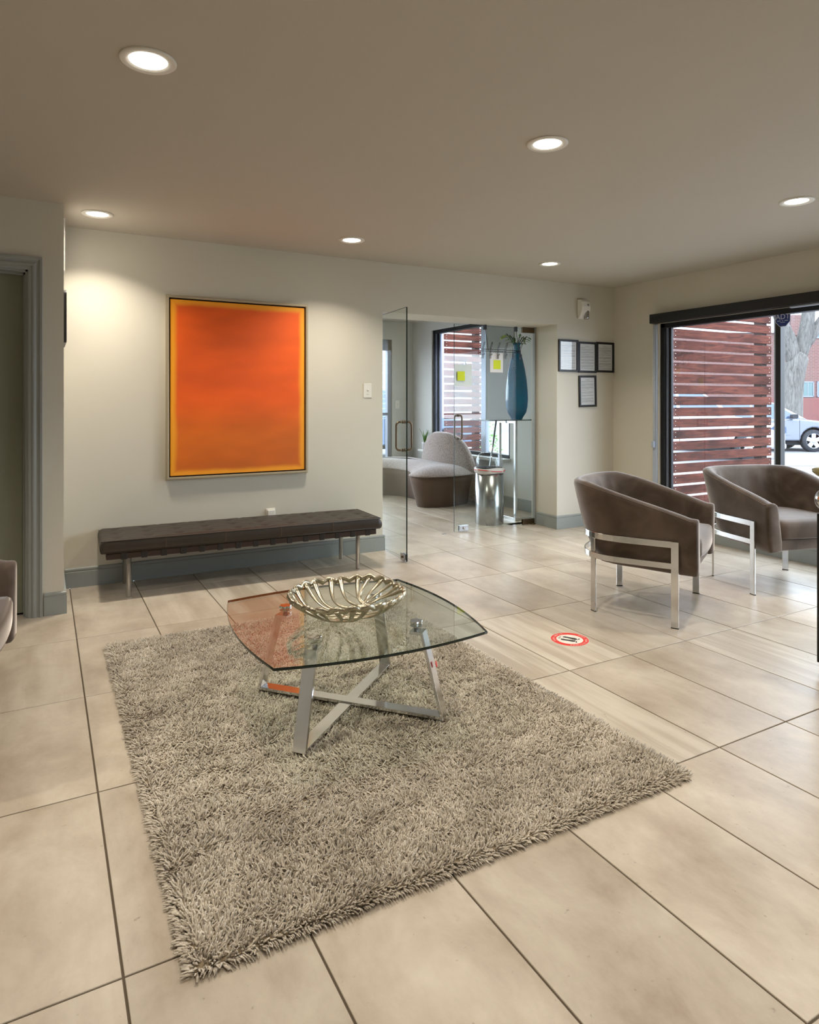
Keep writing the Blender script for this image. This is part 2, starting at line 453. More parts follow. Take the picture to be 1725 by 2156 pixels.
def rrect(w, h, r, n=4, cx=0, cy=0):
    pts = []
    for (sx, sy, a0) in ((1, 1, 0), (-1, 1, 90), (-1, -1, 180), (1, -1, 270)):
        for k in range(n+1):
            a = R(a0+90*k/n)
            pts.append((cx+sx*(w/2-r)+r*math.cos(a), cy+sy*(h/2-r)+r*math.sin(a)))
    return pts

def text_mesh(txt, size, mat, parent, name, mtx, extrude=0.0003, align='CENTER'):
    cu = bpy.data.curves.new(name, 'FONT'); cu.body = txt; cu.size = size; cu.extrude = extrude
    cu.align_x = align; cu.align_y = 'CENTER'; cu.resolution_u = 3
    to = bpy.data.objects.new(name, cu); col.objects.link(to)
    dg = bpy.context.evaluated_depsgraph_get()
    me = bpy.data.meshes.new_from_object(to.evaluated_get(dg))
    bpy.data.objects.remove(to); bpy.data.curves.remove(cu)
    me.name = name; me.transform(mtx); me.materials.clear(); me.materials.append(M[mat])
    o = bpy.data.objects.new(name, me); col.objects.link(o); o.parent = parent
    return o

# ---------------------------------------------------------------- room dimensions
CEIL = 2.45; YB = 5.06; XR = 5.225; WT = 0.39
XL = -2.6; YF = -2.5                      # unseen left wall and wall behind the camera
OX0, OX1 = 2.525, 4.455; LINTEL = 2.03     # opening to the lobby
YP = 4.48; XP = 0.104                      # nearer wall piece on the left
LX = 4.87; LYB = 8.73; LXL = 0.6           # lobby walls
YI = YB+WT

# ---- floor
fl = structure(MB().box(XL, XR, YF, YB, -0.06, -0.004).box(OX0, OX1, YB, YI, -0.06, -0.004).box(LXL, LX, YI, LYB, -0.06, -0.004).build('floor', 'grout'),
               'large beige stone-look tiles laid in a straight grid', 'floor')
TX0, TY0, TW, TL = 0.153, 3.956, 0.403, 0.791
g = 0.0028
def tile_mesh(w, l):
    m = MB().box(-w/2, w/2, -l/2, l/2, -0.004, 0.0)
    # tiny chamfer
    me = m.mesh('tile'); bm = bmesh.new(); bm.from_mesh(me)
    ed = [e for e in bm.edges if all(abs(v.co.z) < 1e-6 for v in e.verts)]
    bmesh.ops.bevel(bm, geom=ed, offset=0.0012, segments=1, affect='EDGES'); bm.to_mesh(me); bm.free()
    me.materials.append(M['tile']); return me
tile_cache = {}
def clip(a0, a1, b0, b1): return max(a0, b0), min(a1, b1)
zones = [(XL, XR, YF, YB, 0), (OX0, OX1, YB, YI, 1), (LXL, LX, YI, LYB, 1)]
def put_tile(x0, x1, y0, y1):
    w = round(x1-x0-2*g, 4); l = round(y1-y0-2*g, 4)
    if w < 0.03 or l < 0.03: return
    if (w, l) not in tile_cache: tile_cache[(w, l)] = tile_mesh(w, l)
    o = bpy.data.objects.new('tile', tile_cache[(w, l)]); col.objects.link(o)
    o.parent = fl; o.location = ((x0+x1)/2, (y0+y1)/2, 0)
for i in range(-7, 13):
    for j in range(-6, 6):
        x0, x1 = TX0+i*TW, TX0+(i+1)*TW
        y1 = TY0-j*TL; y0 = y1-TL
        if y1 < -0.4: continue
        if (y0+y1)/2 > YI: zx0, zx1 = LXL, LX
        elif y0 > YB-0.01: zx0, zx1 = OX0, OX1
        else: zx0, zx1 = XL, XR
        a0, a1 = clip(x0, x1, zx0, zx1); b0, b1 = clip(y0, y1, YF, LYB)
        if a1-a0 < 0.03: continue
        if y0 < YB < y1:     # row that passes under the back wall
            if x0 >= OX0 and x1 <= OX1: put_tile(x0, x1, y0, y1)
            else:
                put_tile(a0, a1, y0, YB)
                o0, o1 = clip(x0, x1, OX0, OX1)
                if o1-o0 > 0.02: put_tile(o0, o1, YB, y1)
                l0, l1 = clip(x0, x1, LXL, LX)
                if y1 > YI+0.05 and l1-l0 > 0.05: put_tile(l0, l1, YI, y1)
        else: put_tile(a0, a1, b0, b1)

structure(MB().box(XL, XR+0.12, YF, YI, CEIL, CEIL+0.1).box(LXL-0.1, LX+0.12, YI, LYB+0.1, CEIL, CEIL+0.1).build('ceiling', 'ceiling'),
          'smooth taupe painted ceiling with recessed lights', 'ceiling')
# ---- walls
wb = MB(); wb.box(0.0, OX0, YB, YI, 0, CEIL); wb.box(OX1, XR+0.12, YB, YI, 0, CEIL); wb.box(OX0, OX1, YB, YI, LINTEL, CEIL)
structure(wb.build('wall_back', 'wall'), 'cream back wall with wide opening into the lobby', 'wall')
wl = MB(); DX0, DX1, DH = -0.98, -0.075, 2.045
wl.box(XL, DX0, YP, YI, 0, CEIL); wl.box(DX1, XP, YP, YB, 0, CEIL); wl.box(DX0, DX1, YP, YI, DH, CEIL); wl.box(DX1, 0.0, YB, YI, 0, CEIL)
structure(wl.build('wall_left_front', 'wall'), 'cream wall piece beside the grey-green door at left', 'wall')
structure(MB().box(XL-0.1, XL, YF, YI, 0, CEIL).build('wall_left', 'wall'), 'cream side wall outside the frame at left', 'wall')
structure(MB().box(XL-0.1, XR+0.12, YF-0.1, YF, 0, CEIL).build('wall_rear', 'wall'), 'cream wall behind the viewer', 'wall')
WY0, WY1, WZ0, WZ1 = -0.9, 4.47, 0.17, 2.02       # big window
wr = MB(); XW = XR+0.12
wr.box(XR, XW, WY1, YI, 0, CEIL); wr.box(XR, XW, YF, WY0, 0, CEIL); wr.box(XR, XW, WY0, WY1, WZ1, CEIL); wr.box(XR, XW, WY0, WY1, 0, WZ0)
structure(wr.build('wall_right', 'wall'), 'cream wall around the large black-framed window', 'wall')
# lobby
LWY0, LWY1, LWZ0, LWZ1 = 6.36, 8.18, 0.58, 2.28
wv = MB(); LW = LX+0.12
wv.box(LX, LW, YI, LWY0, 0, CEIL); wv.box(LX, LW, LWY1, LYB+0.12, 0, CEIL); wv.box(LX, LW, LWY0, LWY1, LWZ1, CEIL); wv.box(LX, LW, LWY0, LWY1, 0, LWZ0)
structure(wv.build('wall_lobby_right', 'wall_cool'), 'pale lobby wall with the window behind the curved bench', 'wall')
BX0, BX1, BZ0, BZ1 = 1.0, 4.515, 0.12, 2.18  # hidden left part of this window widened to bring more daylight into the lobby
wq = MB()
wq.box(LXL, BX0, LYB, LYB+0.12, 0, CEIL); wq.box(BX1, LX, LYB, LYB+0.12, 0, CEIL); wq.box(BX0, BX1, LYB, LYB+0.12, BZ1, CEIL); wq.box(BX0, BX1, LYB, LYB+0.12, 0, BZ0)
structure(wq.build('wall_lobby_back', 'wall_cool'), 'grey-green far wall of the lobby', 'wall')
structure(MB().box(LXL-0.1, LXL, YI, LYB+0.12, 0, CEIL).build('wall_lobby_left', 'wall_cool'), 'left wall of the lobby, hidden by the back wall', 'wall')

# ---- baseboards
def base_sec(h=0.132, t=0.016):
    return [(0, 0), (t, 0), (t, h*0.80), (t*0.72, h*0.825), (t*0.72, h*0.85), (t*0.95, h*0.88), (t*0.9, h*0.96), (t*0.35, h), (0, h)]
def baseboard(name, runs, label, h=0.132):
    """runs: list of polylines (x,y); the board stands on the left side of travel"""
    m = MB()
    for run in runs:
        P = [Vector((x, y)) for x, y in run]; sec = base_sec(h); n = len(P); k = len(sec); vs = []
        for i, p in enumerate(P):
            def nrm(a, b):
                d = (b-a).normalized(); return Vector((-d.y, d.x))
            if i == 0: off = nrm(P[0], P[1])
            elif i == n-1: off = nrm(P[-2], P[-1])
            else:
                n1, n2 = nrm(P[i-1], P[i]), nrm(P[i], P[i+1]); off = (n1+n2)/(1+n1.dot(n2))
            for a, b in sec: vs.append((p.x+off.x*a, p.y+off.y*a, b+0.0005))
        fs = [(i*k+q, i*k+(q+1) % k, (i+1)*k+(q+1) % k, (i+1)*k+q) for i in range(n-1) for q in range(k)]
        fs += [tuple(range(k))[::-1], tuple((n-1)*k+q for q in range(k))]
        m.add(vs, fs)
    return structure(m.build(name, 'trim'), label, 'baseboard')
baseboard('baseboard_back', [[(OX0, YB+0.05), (OX0, YB), (XP, YB)][0:1]+[(OX0, YB), (XP+0.02, YB)]], 'grey-green baseboard under the painting and bench')
baseboard('baseboard_left', [[(XP, YB-0.02), (XP, YP), (0.0, YP)]], 'short grey-green baseboard on the left wall corner')
baseboard('baseboard_pillar', [[(XR, YB), (OX1, YB), (OX1, 5.36)]], 'grey-green baseboard wrapping the right pillar')
baseboard('baseboard_right', [[(XR, WY0), (XR, YB-0.02)]], 'grey-green baseboard under the large window')
baseboard('baseboard_lobby', [[(LX, YI+0.02), (LX, LYB), (LXL, LYB)]], 'grey-green baseboard around the lobby')

# ---- left door (door_1) with casing
d1 = sroot('door_1', 'closed grey-green door at the left edge with moulded casing', 'door', (0, YP, 0))
MB().box(DX0+0.02, DX1-0.02, 0.075, 0.115, 0.014, DH-0.02).build('door_panel', 'doorpaint', d1, bevel=0.002)
MB().box(DX0, DX1, 0.10, 0.13, 0.0, 0.014).build('threshold_shadow', 'shadowpaint', d1)  # dark strip painted in for the shade under the door
jm = MB(); jm.box(DX1-0.02, DX1, 0.0, 0.14, 0, DH); jm.box(DX0, DX0+0.02, 0.0, 0.14, 0, DH); jm.box(DX0, DX1, 0.0, 0.14, DH-0.02, DH)
jm.box(DX1-0.032, DX1-0.02, 0.04, 0.075, 0, DH-0.02); jm.box(DX0+0.02, DX1-0.02, 0.04, 0.075, DH-0.032, DH-0.02)
jm.build('door_jamb', 'trim', d1)
def casing():
    # moulded section: across (0 = inner edge), outward thickness
    sec = [(0, 0), (0, 0.010), (0.006, 0.013), (0.020, 0.014), (0.024, 0.020), (0.032, 0.022), (0.045, 0.017), (0.055, 0.019), (0.062, 0.026), (0.074, 0.027), (0.076, 0.022), (0.076, 0)]
    m = MB(); k = len(sec); vs = []
    path = [(DX1-0.008, 0, 1, 0), (DX1-0.008, DH-0.008, 1, 1), (DX0+0.008, DH-0.008, -1, 1), (DX0+0.008, 0, -1, 0)]
    for (x, z, sx, sz) in path:
        for a, b in sec: vs.append((x+sx*a, -b, z+sz*a))
    fs = [(i*k+q, i*k+(q+1) % k, (i+1)*k+(q+1) % k, (i+1)*k+q) for i in range(3) for q in range(k)]
    fs += [tuple(range(k))[::-1], tuple(3*k+q for q in range(k))]
    m.add(vs, fs); m.build('door_casing', 'trim', d1)
casing()
kn = MB(); kn.lathe([(0.0, 0.0), (0.026, 0.0), (0.026, -0.006), (0.010, -0.010), (0.010, -0.035), (0.024, -0.042), (0.027, -0.055), (0.018, -0.066), (0.0, -0.068)], cx=DX0+0.08, cy=0.95, axis='y', n=20)
kn.build('door_knob', 'steel', d1, loc=(0, 0.075, 0))

# ---- big window (window_1): black aluminium frame with mullions and panes
w1 = sroot('window_1', 'large black-framed storefront window on the right', 'window', (XR, 0, 0))
f1 = MB()
f1.box(0.02, 0.10, WY1-0.05, WY1, WZ0, WZ1); f1.box(0.02, 0.10, WY0, WY0+0.05, WZ0, WZ1)
f1.box(0.02, 0.10, WY0, WY1, WZ0, WZ0+0.05); f1.box(0.02, 0.10, WY0, WY1, WZ1-0.045, WZ1)
f1.build('window_frame', 'blackmetal', w1, bevel=0.003)
MB().box(0.035, 0.085, WY1-0.078, WY1-0.05, WZ0+0.05, WZ1-0.045).build('frame_stop', 'greymetal', w1, bevel=0.002)
MB().box(0.045, 0.075, WY1-0.105, WY1-0.078, WZ0+0.05, WZ1-0.045).build('frame_stop', 'blackmetal', w1, bevel=0.002)
for ym in (3.30, 1.95, 0.55):
    MB().box(0.03, 0.09, ym-0.022, ym+0.022, WZ0+0.05, WZ1-0.045).build('mullion', 'black', w1, bevel=0.002)
    MB().box(0.035, 0.085, ym+0.022, ym+0.036, WZ0+0.05, WZ1-0.045).build('mullion_edge', 'lightmetal', w1)
ys = [WY0+0.05, 0.55, 1.95, 3.30, WY1-0.105]
for a, b in zip(ys[:-1], ys[1:]):
    MB().box(0.055, 0.061, a+0.02, b-0.02, WZ0+0.05, WZ1-0.045).build('glass_pane', 'glass_win', w1)
MB().box(-0.02, 0.03, WY0, WY1, WZ0-0.02, WZ0).build('window_sill', 'trim', w1, bevel=0.003)
# valance (black roller-shade cassette), with chain and a pale strip for the daylit jamb
vl = thing('shade_valance', 'long black roller shade box mounted over the large window', 'blind', (XR, 0, 0))
MB().box(-0.085, -0.002, WY0-0.1, 4.515, 2.020, 2.107).build('cassette', 'black', vl, bevel=0.004)
MB().box(-0.060, -0.030, WY0, 3.15, 2.004, 2.019).build('bottom_bar', 'lightmetal', vl, bevel=0.004)
MB().box(-0.016, -0.001, 4.485, 4.535, 0.17, 2.013).build('daylit_jamb_strip', 'lightmetal', vl, bevel=0.002)  # pale strip stands in for daylight falling on the wall jamb
ch = MB(); ch.tube([(-0.03, 4.52, 2.01), (-0.03, 4.52, 1.6), (-0.03, 4.52, 0.86)], 0.0022, 6); ch.tube([(-0.03, 4.505, 2.01), (-0.03, 4.505, 0.86)], 0.0022, 6)
ch.build('bead_chain', 'white', vl)
MB().box(-0.045, -0.016, 4.498, 4.53, 0.82, 0.88).build('chain_tensioner', 'lightmetal', vl, bevel=0.005)

# ---- lobby windows
w2 = sroot('window_2', 'dark-framed lobby window above the curved bench', 'window', (LX, 0, 0))
f2 = MB(); f2.box(0.02, 0.10, LWY1-0.05, LWY1, LWZ0, LWZ1); f2.box(0.02, 0.10, LWY0, LWY0+0.05, LWZ0, LWZ1)
f2.box(0.02, 0.10, LWY0, LWY1, LWZ0, LWZ0+0.04); f2.box(0.02, 0.10, LWY0, LWY1, LWZ1-0.05, LWZ1)
f2.build('window_frame', 'blackmetal', w2, bevel=0.003)
for q, mt in ((0, 'greymetal'), (1, 'blackmetal'), (2, 'greymetal')):
    MB().box(0.03+0.008*q, 0.09-0.008*q, LWY1-0.085-0.04*q, LWY1-0.05-0.04*q, LWZ0+0.04, LWZ1-0.05).build('frame_stop', mt, w2, bevel=0.002)
MB().box(0.03, 0.09, 6.90, 7.0, LWZ0+0.04, LWZ1-0.05).build('mullion', 'lightmetal', w2, bevel=0.003)
MB().box(0.055, 0.061, 7.0, LWY1-0.16, LWZ0+0.04, LWZ1-0.05).build('glass_pane', 'glass_win', w2)
MB().box(0.055, 0.061, LWY0+0.05, 6.90, LWZ0+0.04, LWZ1-0.05).build('glass_pane', 'glass_win', w2)
MB().box(-0.12, 0.03, LWY0-0.02, LWY1+0.2, LWZ0-0.035, LWZ0).build('window_sill', 'wall_cool', w2, bevel=0.004)
sh = thing('roller_shade', 'grey roller shade half lowered beside the blue vase', 'blind', (LX, 0, 0))
MB().box(-0.012, -0.008, 6.27, 6.835, 1.06, 2.30).build('shade_cloth', 'shade', sh)
MB().box(-0.018, -0.002, 6.27, 6.835, 1.045, 1.062).build('hem_bar', 'shade', sh, bevel=0.002)
MB().lathe([(0.03, 6.27), (0.03, 6.835)], cx=-0.035, cy=2.32, axis='y', n=16).build('shade_roller', 'shade', sh)
w3 = sroot('window_3', 'narrow glimpse of a tall lobby window seen through the left glass door', 'window', (0, LYB, 0))
f3 = MB(); f3.box(BX1-0.065, BX1, 0.02, 0.10, BZ0, BZ1); f3.box(BX0, BX0+0.06, 0.02, 0.10, BZ0, BZ1); f3.box(BX0, BX1, 0.02, 0.10, BZ0, BZ0+0.05); f3.box(BX0, BX1, 0.02, 0.10, BZ1-0.16, BZ1)
f3.box(BX0, BX1, 0.03, 0.09, 1.06, 1.10); f3.box(2.7, 2.76, 0.03, 0.09, BZ0, BZ1)
f3.build('window_frame', 'greymetal', w3, bevel=0.003)
MB().box(BX0+0.06, BX1-0.065, 0.055, 0.061, BZ0+0.05, BZ1-0.16).build('glass_pane', 'glass_win', w3)

# ---- downlights
def downlight(x, y, label, r=0.094, proto=None):
    t = thing('recessed_ceiling_light', label, 'ceiling light', (x, y, CEIL), 0, 'recessed ceiling lights')
    MB().lathe([(r, -0.0005), (r, -0.004), (r*0.95, -0.008), (r*0.72, -0.006), (r*0.68, -0.001), (r*0.66, -0.0005)], n=40, cap=False).build('trim_ring', 'white', t)
    MB().lathe([(0.0, -0.0025), (r*0.67, -0.0025)], n=40, cap=False).build('lens', M['lens'], t)
    ld = bpy.data.lights.new('lamp_light', 'AREA'); ld.shape = 'DISK'; ld.size = r*1.25; ld.energy = CAN_POWER; ld.color = CAN_COLOR; ld.spread = R(118)
    lo = bpy.data.objects.new('lamp_light', ld); col.objects.link(lo); lo.parent = t; lo.location = (0, 0, -0.012)
    return t
M['lens'] = emit_mat('glowing_lens', (1.0, 0.95, 0.86), CAN_EMIT)
CANS = [(0.317, 2.455, 'largest round ceiling light, above the rug at upper left'),
        (2.024, 2.363, 'round ceiling light above the centre of the room'),
        (3.893, 2.33, 'round ceiling light near the right edge of the photo'),
        (0.295, 4.617, 'round ceiling light close to the left wall corner'),
        (1.976, 4.465, 'round ceiling light between painting and glass doors'),
        (3.807, 4.414, 'small round ceiling light nearest the motion sensor'),
        (0.32, 0.3, 'round ceiling light behind the viewer at left'), (2.03, 0.25, 'round ceiling light behind the viewer near the middle'), (3.9, 0.25, 'round ceiling light behind the viewer at right'),
        (-1.5, 2.4, 'round ceiling light left of the frame'), (2.6, 7.1, 'added round ceiling light, out of view, brightening the lobby')]  # the lobby lamp is added, unseen, to light the lobby
for x, y, l in CANS: downlight(x, y, l)

# ---------------------------------------------------------------- glass doors
def pull(name_parent, axis, at, z0, z1, mat='bronze'):
    """back-to-back D pull; axis = direction it stands out from the glass"""
    m = MB(); o = 0.066; rr = 0.028
    for sgn in (-1, 1):
        pts = []
        def P(off, z): return (at[0]+off*axis[0], at[1]+off*axis[1], z)
        pts.append(P(sgn*0.004, z0))
        for k in range(7):
            a = R(90*k/6); pts.append(P(sgn*(o-rr+rr*math.sin(a)), z0+rr-rr*math.cos(a)))
        for k in range(7):
            a = R(90*k/6); pts.append(P(sgn*(o-rr+rr*math.cos(a)), z1-rr+rr*math.sin(a)))
        pts.append(P(sgn*0.004, z1))
        m.tube(pts, 0.0085, 10, up=(axis[1], -axis[0], 0) if True else (0, 0, 1))
        for z in (z0, z1):
            m.tube([P(sgn*0.004, z), P(sgn*0.014, z)], 0.013, 12, up=(0, 0, 1))
    return m.build('pull_handle', mat, name_parent)
def glass_leaf(name, label, p0, p1, z0, z1):
    L = math.hypot(p1[0]-p0[0], p1[1]-p0[1]); ang = math.atan2(p1[1]-p0[1], p1[0]-p0[0])
    d = sroot(name, label, 'door', (p0[0], p0[1], 0), ang)
    MB().box(0, L, -0.005, 0.005, z0, z1).build('glass_panel', 'glass', d)
    e = MB(); e.box(L, L+0.0012, -0.005, 0.005, z0, z1); e.box(0, L, -0.005, 0.005, z1, z1+0.0008)
    e.build('glass_edge', 'glass_edge', d)
    return d, L
gd, L = glass_leaf('door_2', 'frameless glass door standing open towards the room', (2.562, 5.385), (2.487, 4.56), 0.012, 2.005)
pull(gd, (0, 1), (L-0.055, 0), 0.882, 1.104)
lk = MB(); lk.box(L-0.09, L-0.015, -0.018, -0.005, 0.012, 0.066); lk.box(L-0.09, L-0.015, 0.005, 0.018, 0.012, 0.066); lk.build('door_lock', 'steel', gd, bevel=0.003)
MB().lathe([(0.009, -0.018), (0.009, -0.026), (0.0, -0.027)], cx=L-0.05, cy=0.042, axis='y', n=12).build('lock_cylinder', 'bronze', gd)
MB().box(0.0, 0.14, -0.012, 0.012, 0.004, 0.056).box(0.0, 0.14, -0.012, 0.012, 1.96, 2.012).build('patch_fitting', 'bronze', gd, bevel=0.002)
g2, L2 = glass_leaf('door_3', 'closed frameless glass door with papers and hook rack', (4.44, 5.39), (3.46, 5.39), 0.012, 2.012)
pull(g2, (0, 1), (L2-0.045, 0), 0.905, 1.130)
lk = MB(); lk.box(L2-0.155, L2-0.05, -0.018, -0.005, 0.012, 0.068); lk.box(L2-0.155, L2-0.05, 0.005, 0.018, 0.012, 0.068); lk.build('door_lock', 'steel', g2, bevel=0.003)
MB().lathe([(0.010, 0.018), (0.010, 0.028), (0.0, 0.029)], cx=L2-0.10, cy=0.04, axis='y', n=12).build('lock_cylinder', 'chrome', g2)
MB().box(-0.008, 0.155, -0.013, 0.013, 0.006, 0.062).box(-0.008, 0.16, -0.013, 0.013, 1.968, 2.024).build('patch_fitting', 'bronze', g2, bevel=0.002)
MB().lathe([(0.03, 0.0005), (0.03, 0.008), (0.02, 0.012), (0.0, 0.012)], cx=0.02, cy=0.0, n=20).build('floor_pivot', 'bronze', g2)
MB().box(OX1-0.022, OX1, 5.375, 5.405, 0.0, LINTEL).build('trim_1', 'trim')
structure(bpy.data.objects['trim_1'], 'thin metal jamb strip beside the closed glass door', 'trim')
MB().box(-0.022, 0.022, -0.012, 0.012, 0.0, 0.0025).lathe([(0.006, 0.0026), (0.0, 0.0028)], n=12).build('strike_plate', 'steel', fl, loc=(3.343, 5.385, 0.0))

# over-door hook rack on the closed glass door
hr = thing('hook_rack', 'black wire rack of six coat hooks hung over the glass door', 'coat rack', (0, 5.39, 0))
for x in (3.820, 4.20):
    s1 = MB(); s1.tube([(x, 0.012, 1.985), (x, 0.014, 2.019), (x, 0, 2.022), (x, -0.014, 2.019), (x, -0.012, 1.97), (x+0.03, -0.014, 1.77)], 0.003, 6, up=(1, 0, 0))
    s1.build('hanging_strap', 'black', hr)
b1 = MB(); b1.tube([(3.76, -0.014, 1.782), (4.25, -0.014, 1.782)], 0.0028, 6); b1.tube([(3.76, -0.014, 1.763), (4.25, -0.014, 1.763)], 0.0028, 6); b1.build('rail', 'black', hr)
for x in (3.820, 4.20): MB().box(x-0.012, x+0.012, -0.016, 0.016, 1.975, 2.024).build('door_clip', 'black', hr, bevel=0.002)
for k in range(6):
    x = 3.782+k*0.092
    m = MB()
    for dx in (-0.006, 0.006):
        m.tube([(x+dx-0.02, -0.075, 1.843), (x+dx-0.012, -0.055, 1.823), (x+dx, -0.02, 1.793), (x+dx, -0.017, 1.69), (x+dx, -0.022, 1.733), (x+dx-0.006, -0.045, 1.726), (x+dx-0.014, -0.055, 1.740)], 0.0024, 6, up=(1, 0, 0))
    m.tube([(x-0.026, -0.075, 1.843), (x-0.02, -0.079, 1.849), (x-0.014, -0.075, 1.843)], 0.0024, 6)
    m.build('hook', 'black', hr)
# papers taped to the door
n1 = MB().box(-0.100, 0.100, -0.0008, 0.0008, -0.104, 0.104).build('notice_paper', 'paper'); n1.location = (3.567, 5.3965, 1.519)
n1['label'] = 'blank white sheet on the glass door above the handle'; n1['category'] = 'paper'
n2 = MB().box(-0.079, 0.079, -0.0008, 0.0008, -0.097, 0.097).build('notice_paper', 'paper'); n2.location = (3.956, 5.3835, 1.652)
n2['label'] = 'white sheet taped to the glass under the coat hooks'; n2['category'] = 'paper'
y1_ = MB().box(-0.043, 0.043, -0.0006, 0.0006, -0.045, 0.045).build('sticky_note', 'yellow'); y1_.location = (3.535, 5.3835, 1.512)
y1_['label'] = 'yellow sticky note above the closed door handle'; y1_['category'] = 'note'
y2_ = MB().box(-0.044, 0.044, -0.0006, 0.0006, -0.045, 0.045).build('sticky_note', 'yellow'); y2_.location = (3.962, 5.3815, 1.633)
y2_['label'] = 'yellow sticky note on the sheet under the coat hooks'; y2_['category'] = 'note'
sch = thing('suction_hook', 'small clear suction hook above the blank door sheet', 'hook', (3.573, 5.3845, 1.642))
MB().lathe([(0.022, 0.0), (0.018, -0.006), (0.007, -0.010), (0.007, -0.018), (0.0, -0.019)], axis='y', n=20).build('suction_cup', 'clearplastic', sch)
MB().tube([(0, -0.016, 0), (0, -0.022, -0.012), (0, -0.03, -0.018), (0, -0.036, -0.008)], 0.002, 6, up=(1, 0, 0)).build('wire_hook', 'steel', sch)

# ---------------------------------------------------------------- painting
pt = thing('framed_painting', 'large orange abstract canvas in a champagne floating frame', 'painting', (1.307, YB, 1.367))
MB().box(-0.508, 0.508, -0.030, -0.004, -0.640, 0.640).build('canvas', 'canvas', pt, bevel=0.002)
MB().box(-0.520, 0.520, -0.006, -0.001, -0.652, 0.652).build('backing', 'canvas_edge', pt)
def ring(x, z, t, y0, y1):
    m = MB(); m.box(-x, x, y0, y1, z-t, z); m.box(-x, x, y0, y1, -z, -z+t); m.box(-x, -x+t, y0, y1, -z+t, z-t); m.box(x-t, x, y0, y1, -z+t, z-t); return m
fr = ring(0.532, 0.664, 0.014, -0.042, -0.0005); fr2 = ring(0.538, 0.670, 0.006, -0.034, -0.0005)
fr.build('outer_frame', 'champagne_wood', pt, bevel=0.002); fr2.build('frame_lip', 'champagne_wood', pt)

# ---------------------------------------------------------------- framed documents
doc_i = [0]
def document(x0, x1, z0, z1, label, seed, tilt=0):
    rnd = random.Random(seed)
    w, h = (x1-x0), (z1-z0); cx, cz = (x0+x1)/2, (z0+z1)/2
    t = thing('framed_notice', label, 'picture frame', (cx, YB, cz), 0, 'framed notices beside the corner')
    t.rotation_euler = (0, tilt, 0)
    m = MB(); b = 0.021; x, z = w/2, h/2
    m.box(-x, x, -0.016, -0.0005, z-b, z); m.box(-x, x, -0.016, -0.0005, -z, -z+b); m.box(-x, -x+b, -0.016, -0.0005, -z+b, z-b); m.box(x-b, x, -0.016, -0.0005, -z+b, z-b)
    m.build('frame', 'black', t, bevel=0.0015)
    MB().box(-x+b, x-b, -0.006, -0.001, -z+b, z-b).build('sheet', 'paper', t)
    p = MB(); px = x-b-0.016; zz = z-b-0.022
    p.box(-px*0.35, px*0.35, -0.0064, -0.006, zz-0.003, zz); zz -= 0.014
    stop = -z+b+0.02
    while zz > stop:
        nl = rnd.randint(2, 5)
        for q in range(nl):
            if zz < stop: break
            e = px if q < nl-1 else -px+2*px*rnd.uniform(0.3, 0.9)
            p.box(-px, e, -0.0063, -0.006, zz-0.0021, zz); zz -= 0.0056
        zz -= rnd.uniform(0.003, 0.010)
    p.build('printed_text', 'ink', t)
    MB().box(-x+b, x-b, -0.0095, -0.0085, -z+b, z-b).build('glazing', 'glass_win', t)
document(4.470, 4.727, 1.563, 1.885, 'black framed page at left, slightly higher than its neighbours', 1)
document(4.7285, 4.976, 1.558, 1.872, 'black framed page in the middle of the row of three', 2)
document(4.9775, 5.221, 1.566, 1.878, 'black framed page nearest the room corner', 3)
document(4.738, 4.974, 1.210, 1.530, 'single black framed page hanging lowest, below the row', 4, R(-1.2))

# ---------------------------------------------------------------- motion sensor / dispenser
al = thing('motion_sensor', 'white plastic wall sensor high up near the corner', 'sensor', (4.775, YB, 2.20))
prof = [(0, -0.10), (-0.030, -0.098), (-0.052, -0.055), (-0.078, -0.02), (-0.080, 0.02), (-0.068, 0.07), (-0.040, 0.095), (0, 0.10)]
m = MB(); m.prism(prof, -0.056, 0.056, axis='x', smooth=False); m.build('body', 'white', al, bevel=0.010, seg=3)
MB().lathe([(0.026, -0.02), (0.026, -0.098), (0.022, -0.104), (0.0, -0.104)], cx=0.024, cy=-0.052, n=20).build('nozzle', 'steel', al)
MB().lathe([(0.013, -0.0785), (0.009, -0.083), (0.0, -0.084)], cx=0.02, cy=0.035, axis='y', n=16).build('lens_window', 'steel', al)
MB().lathe([(0.003, -0.0795), (0.0, -0.082)], cx=-0.018, cy=0.02, axis='y', n=8).lathe([(0.003, -0.0795), (0.0, -0.082)], cx=-0.006, cy=0.02, axis='y', n=8).build('indicator_light', 'nail', al)

# ---------------------------------------------------------------- switch, outlet, wall panel
sw = thing('light_switch', 'cream toggle switch plate left of the open glass door', 'light switch', (2.381, YB, 1.357))
MB().box(-0.037, 0.037, -0.007, -0.0003, -0.060, 0.060).build('plate', 'white', sw, bevel=0.003)
MB().prism([(-0.006, -0.006), (-0.018, 0.006), (-0.014, 0.012), (-0.006, 0.008)], -0.005, 0.005, axis='x').build('toggle', 'white', sw)
MB().box(-0.012, 0.012, -0.0078, -0.0068, -0.034, -0.031).build('label_mark', 'ink', sw)
ot = thing('wall_outlet', 'white outlet plate peeking above the bench cushion', 'outlet', (1.549, YB, 0.375))
MB().box(-0.037, 0.037, -0.008, -0.0003, -0.058, 0.058).build('plate', 'white', ot, bevel=0.003)
MB().box(-0.028, 0.028, -0.030, -0.008, 0.005, 0.048).build('plug', 'white', ot, bevel=0.004)
ls = thing('light_switch', 'pale switch plate on the lobby wall seen through the open door', 'light switch', (4.60, LYB, 1.22))
MB().box(-0.035, 0.035, -0.007, -0.0003, -0.06, 0.06).build('plate', 'white', ls, bevel=0.003)
MB().box(-0.005, 0.005, -0.016, -0.007, -0.008, 0.010).build('toggle', 'white', ls)
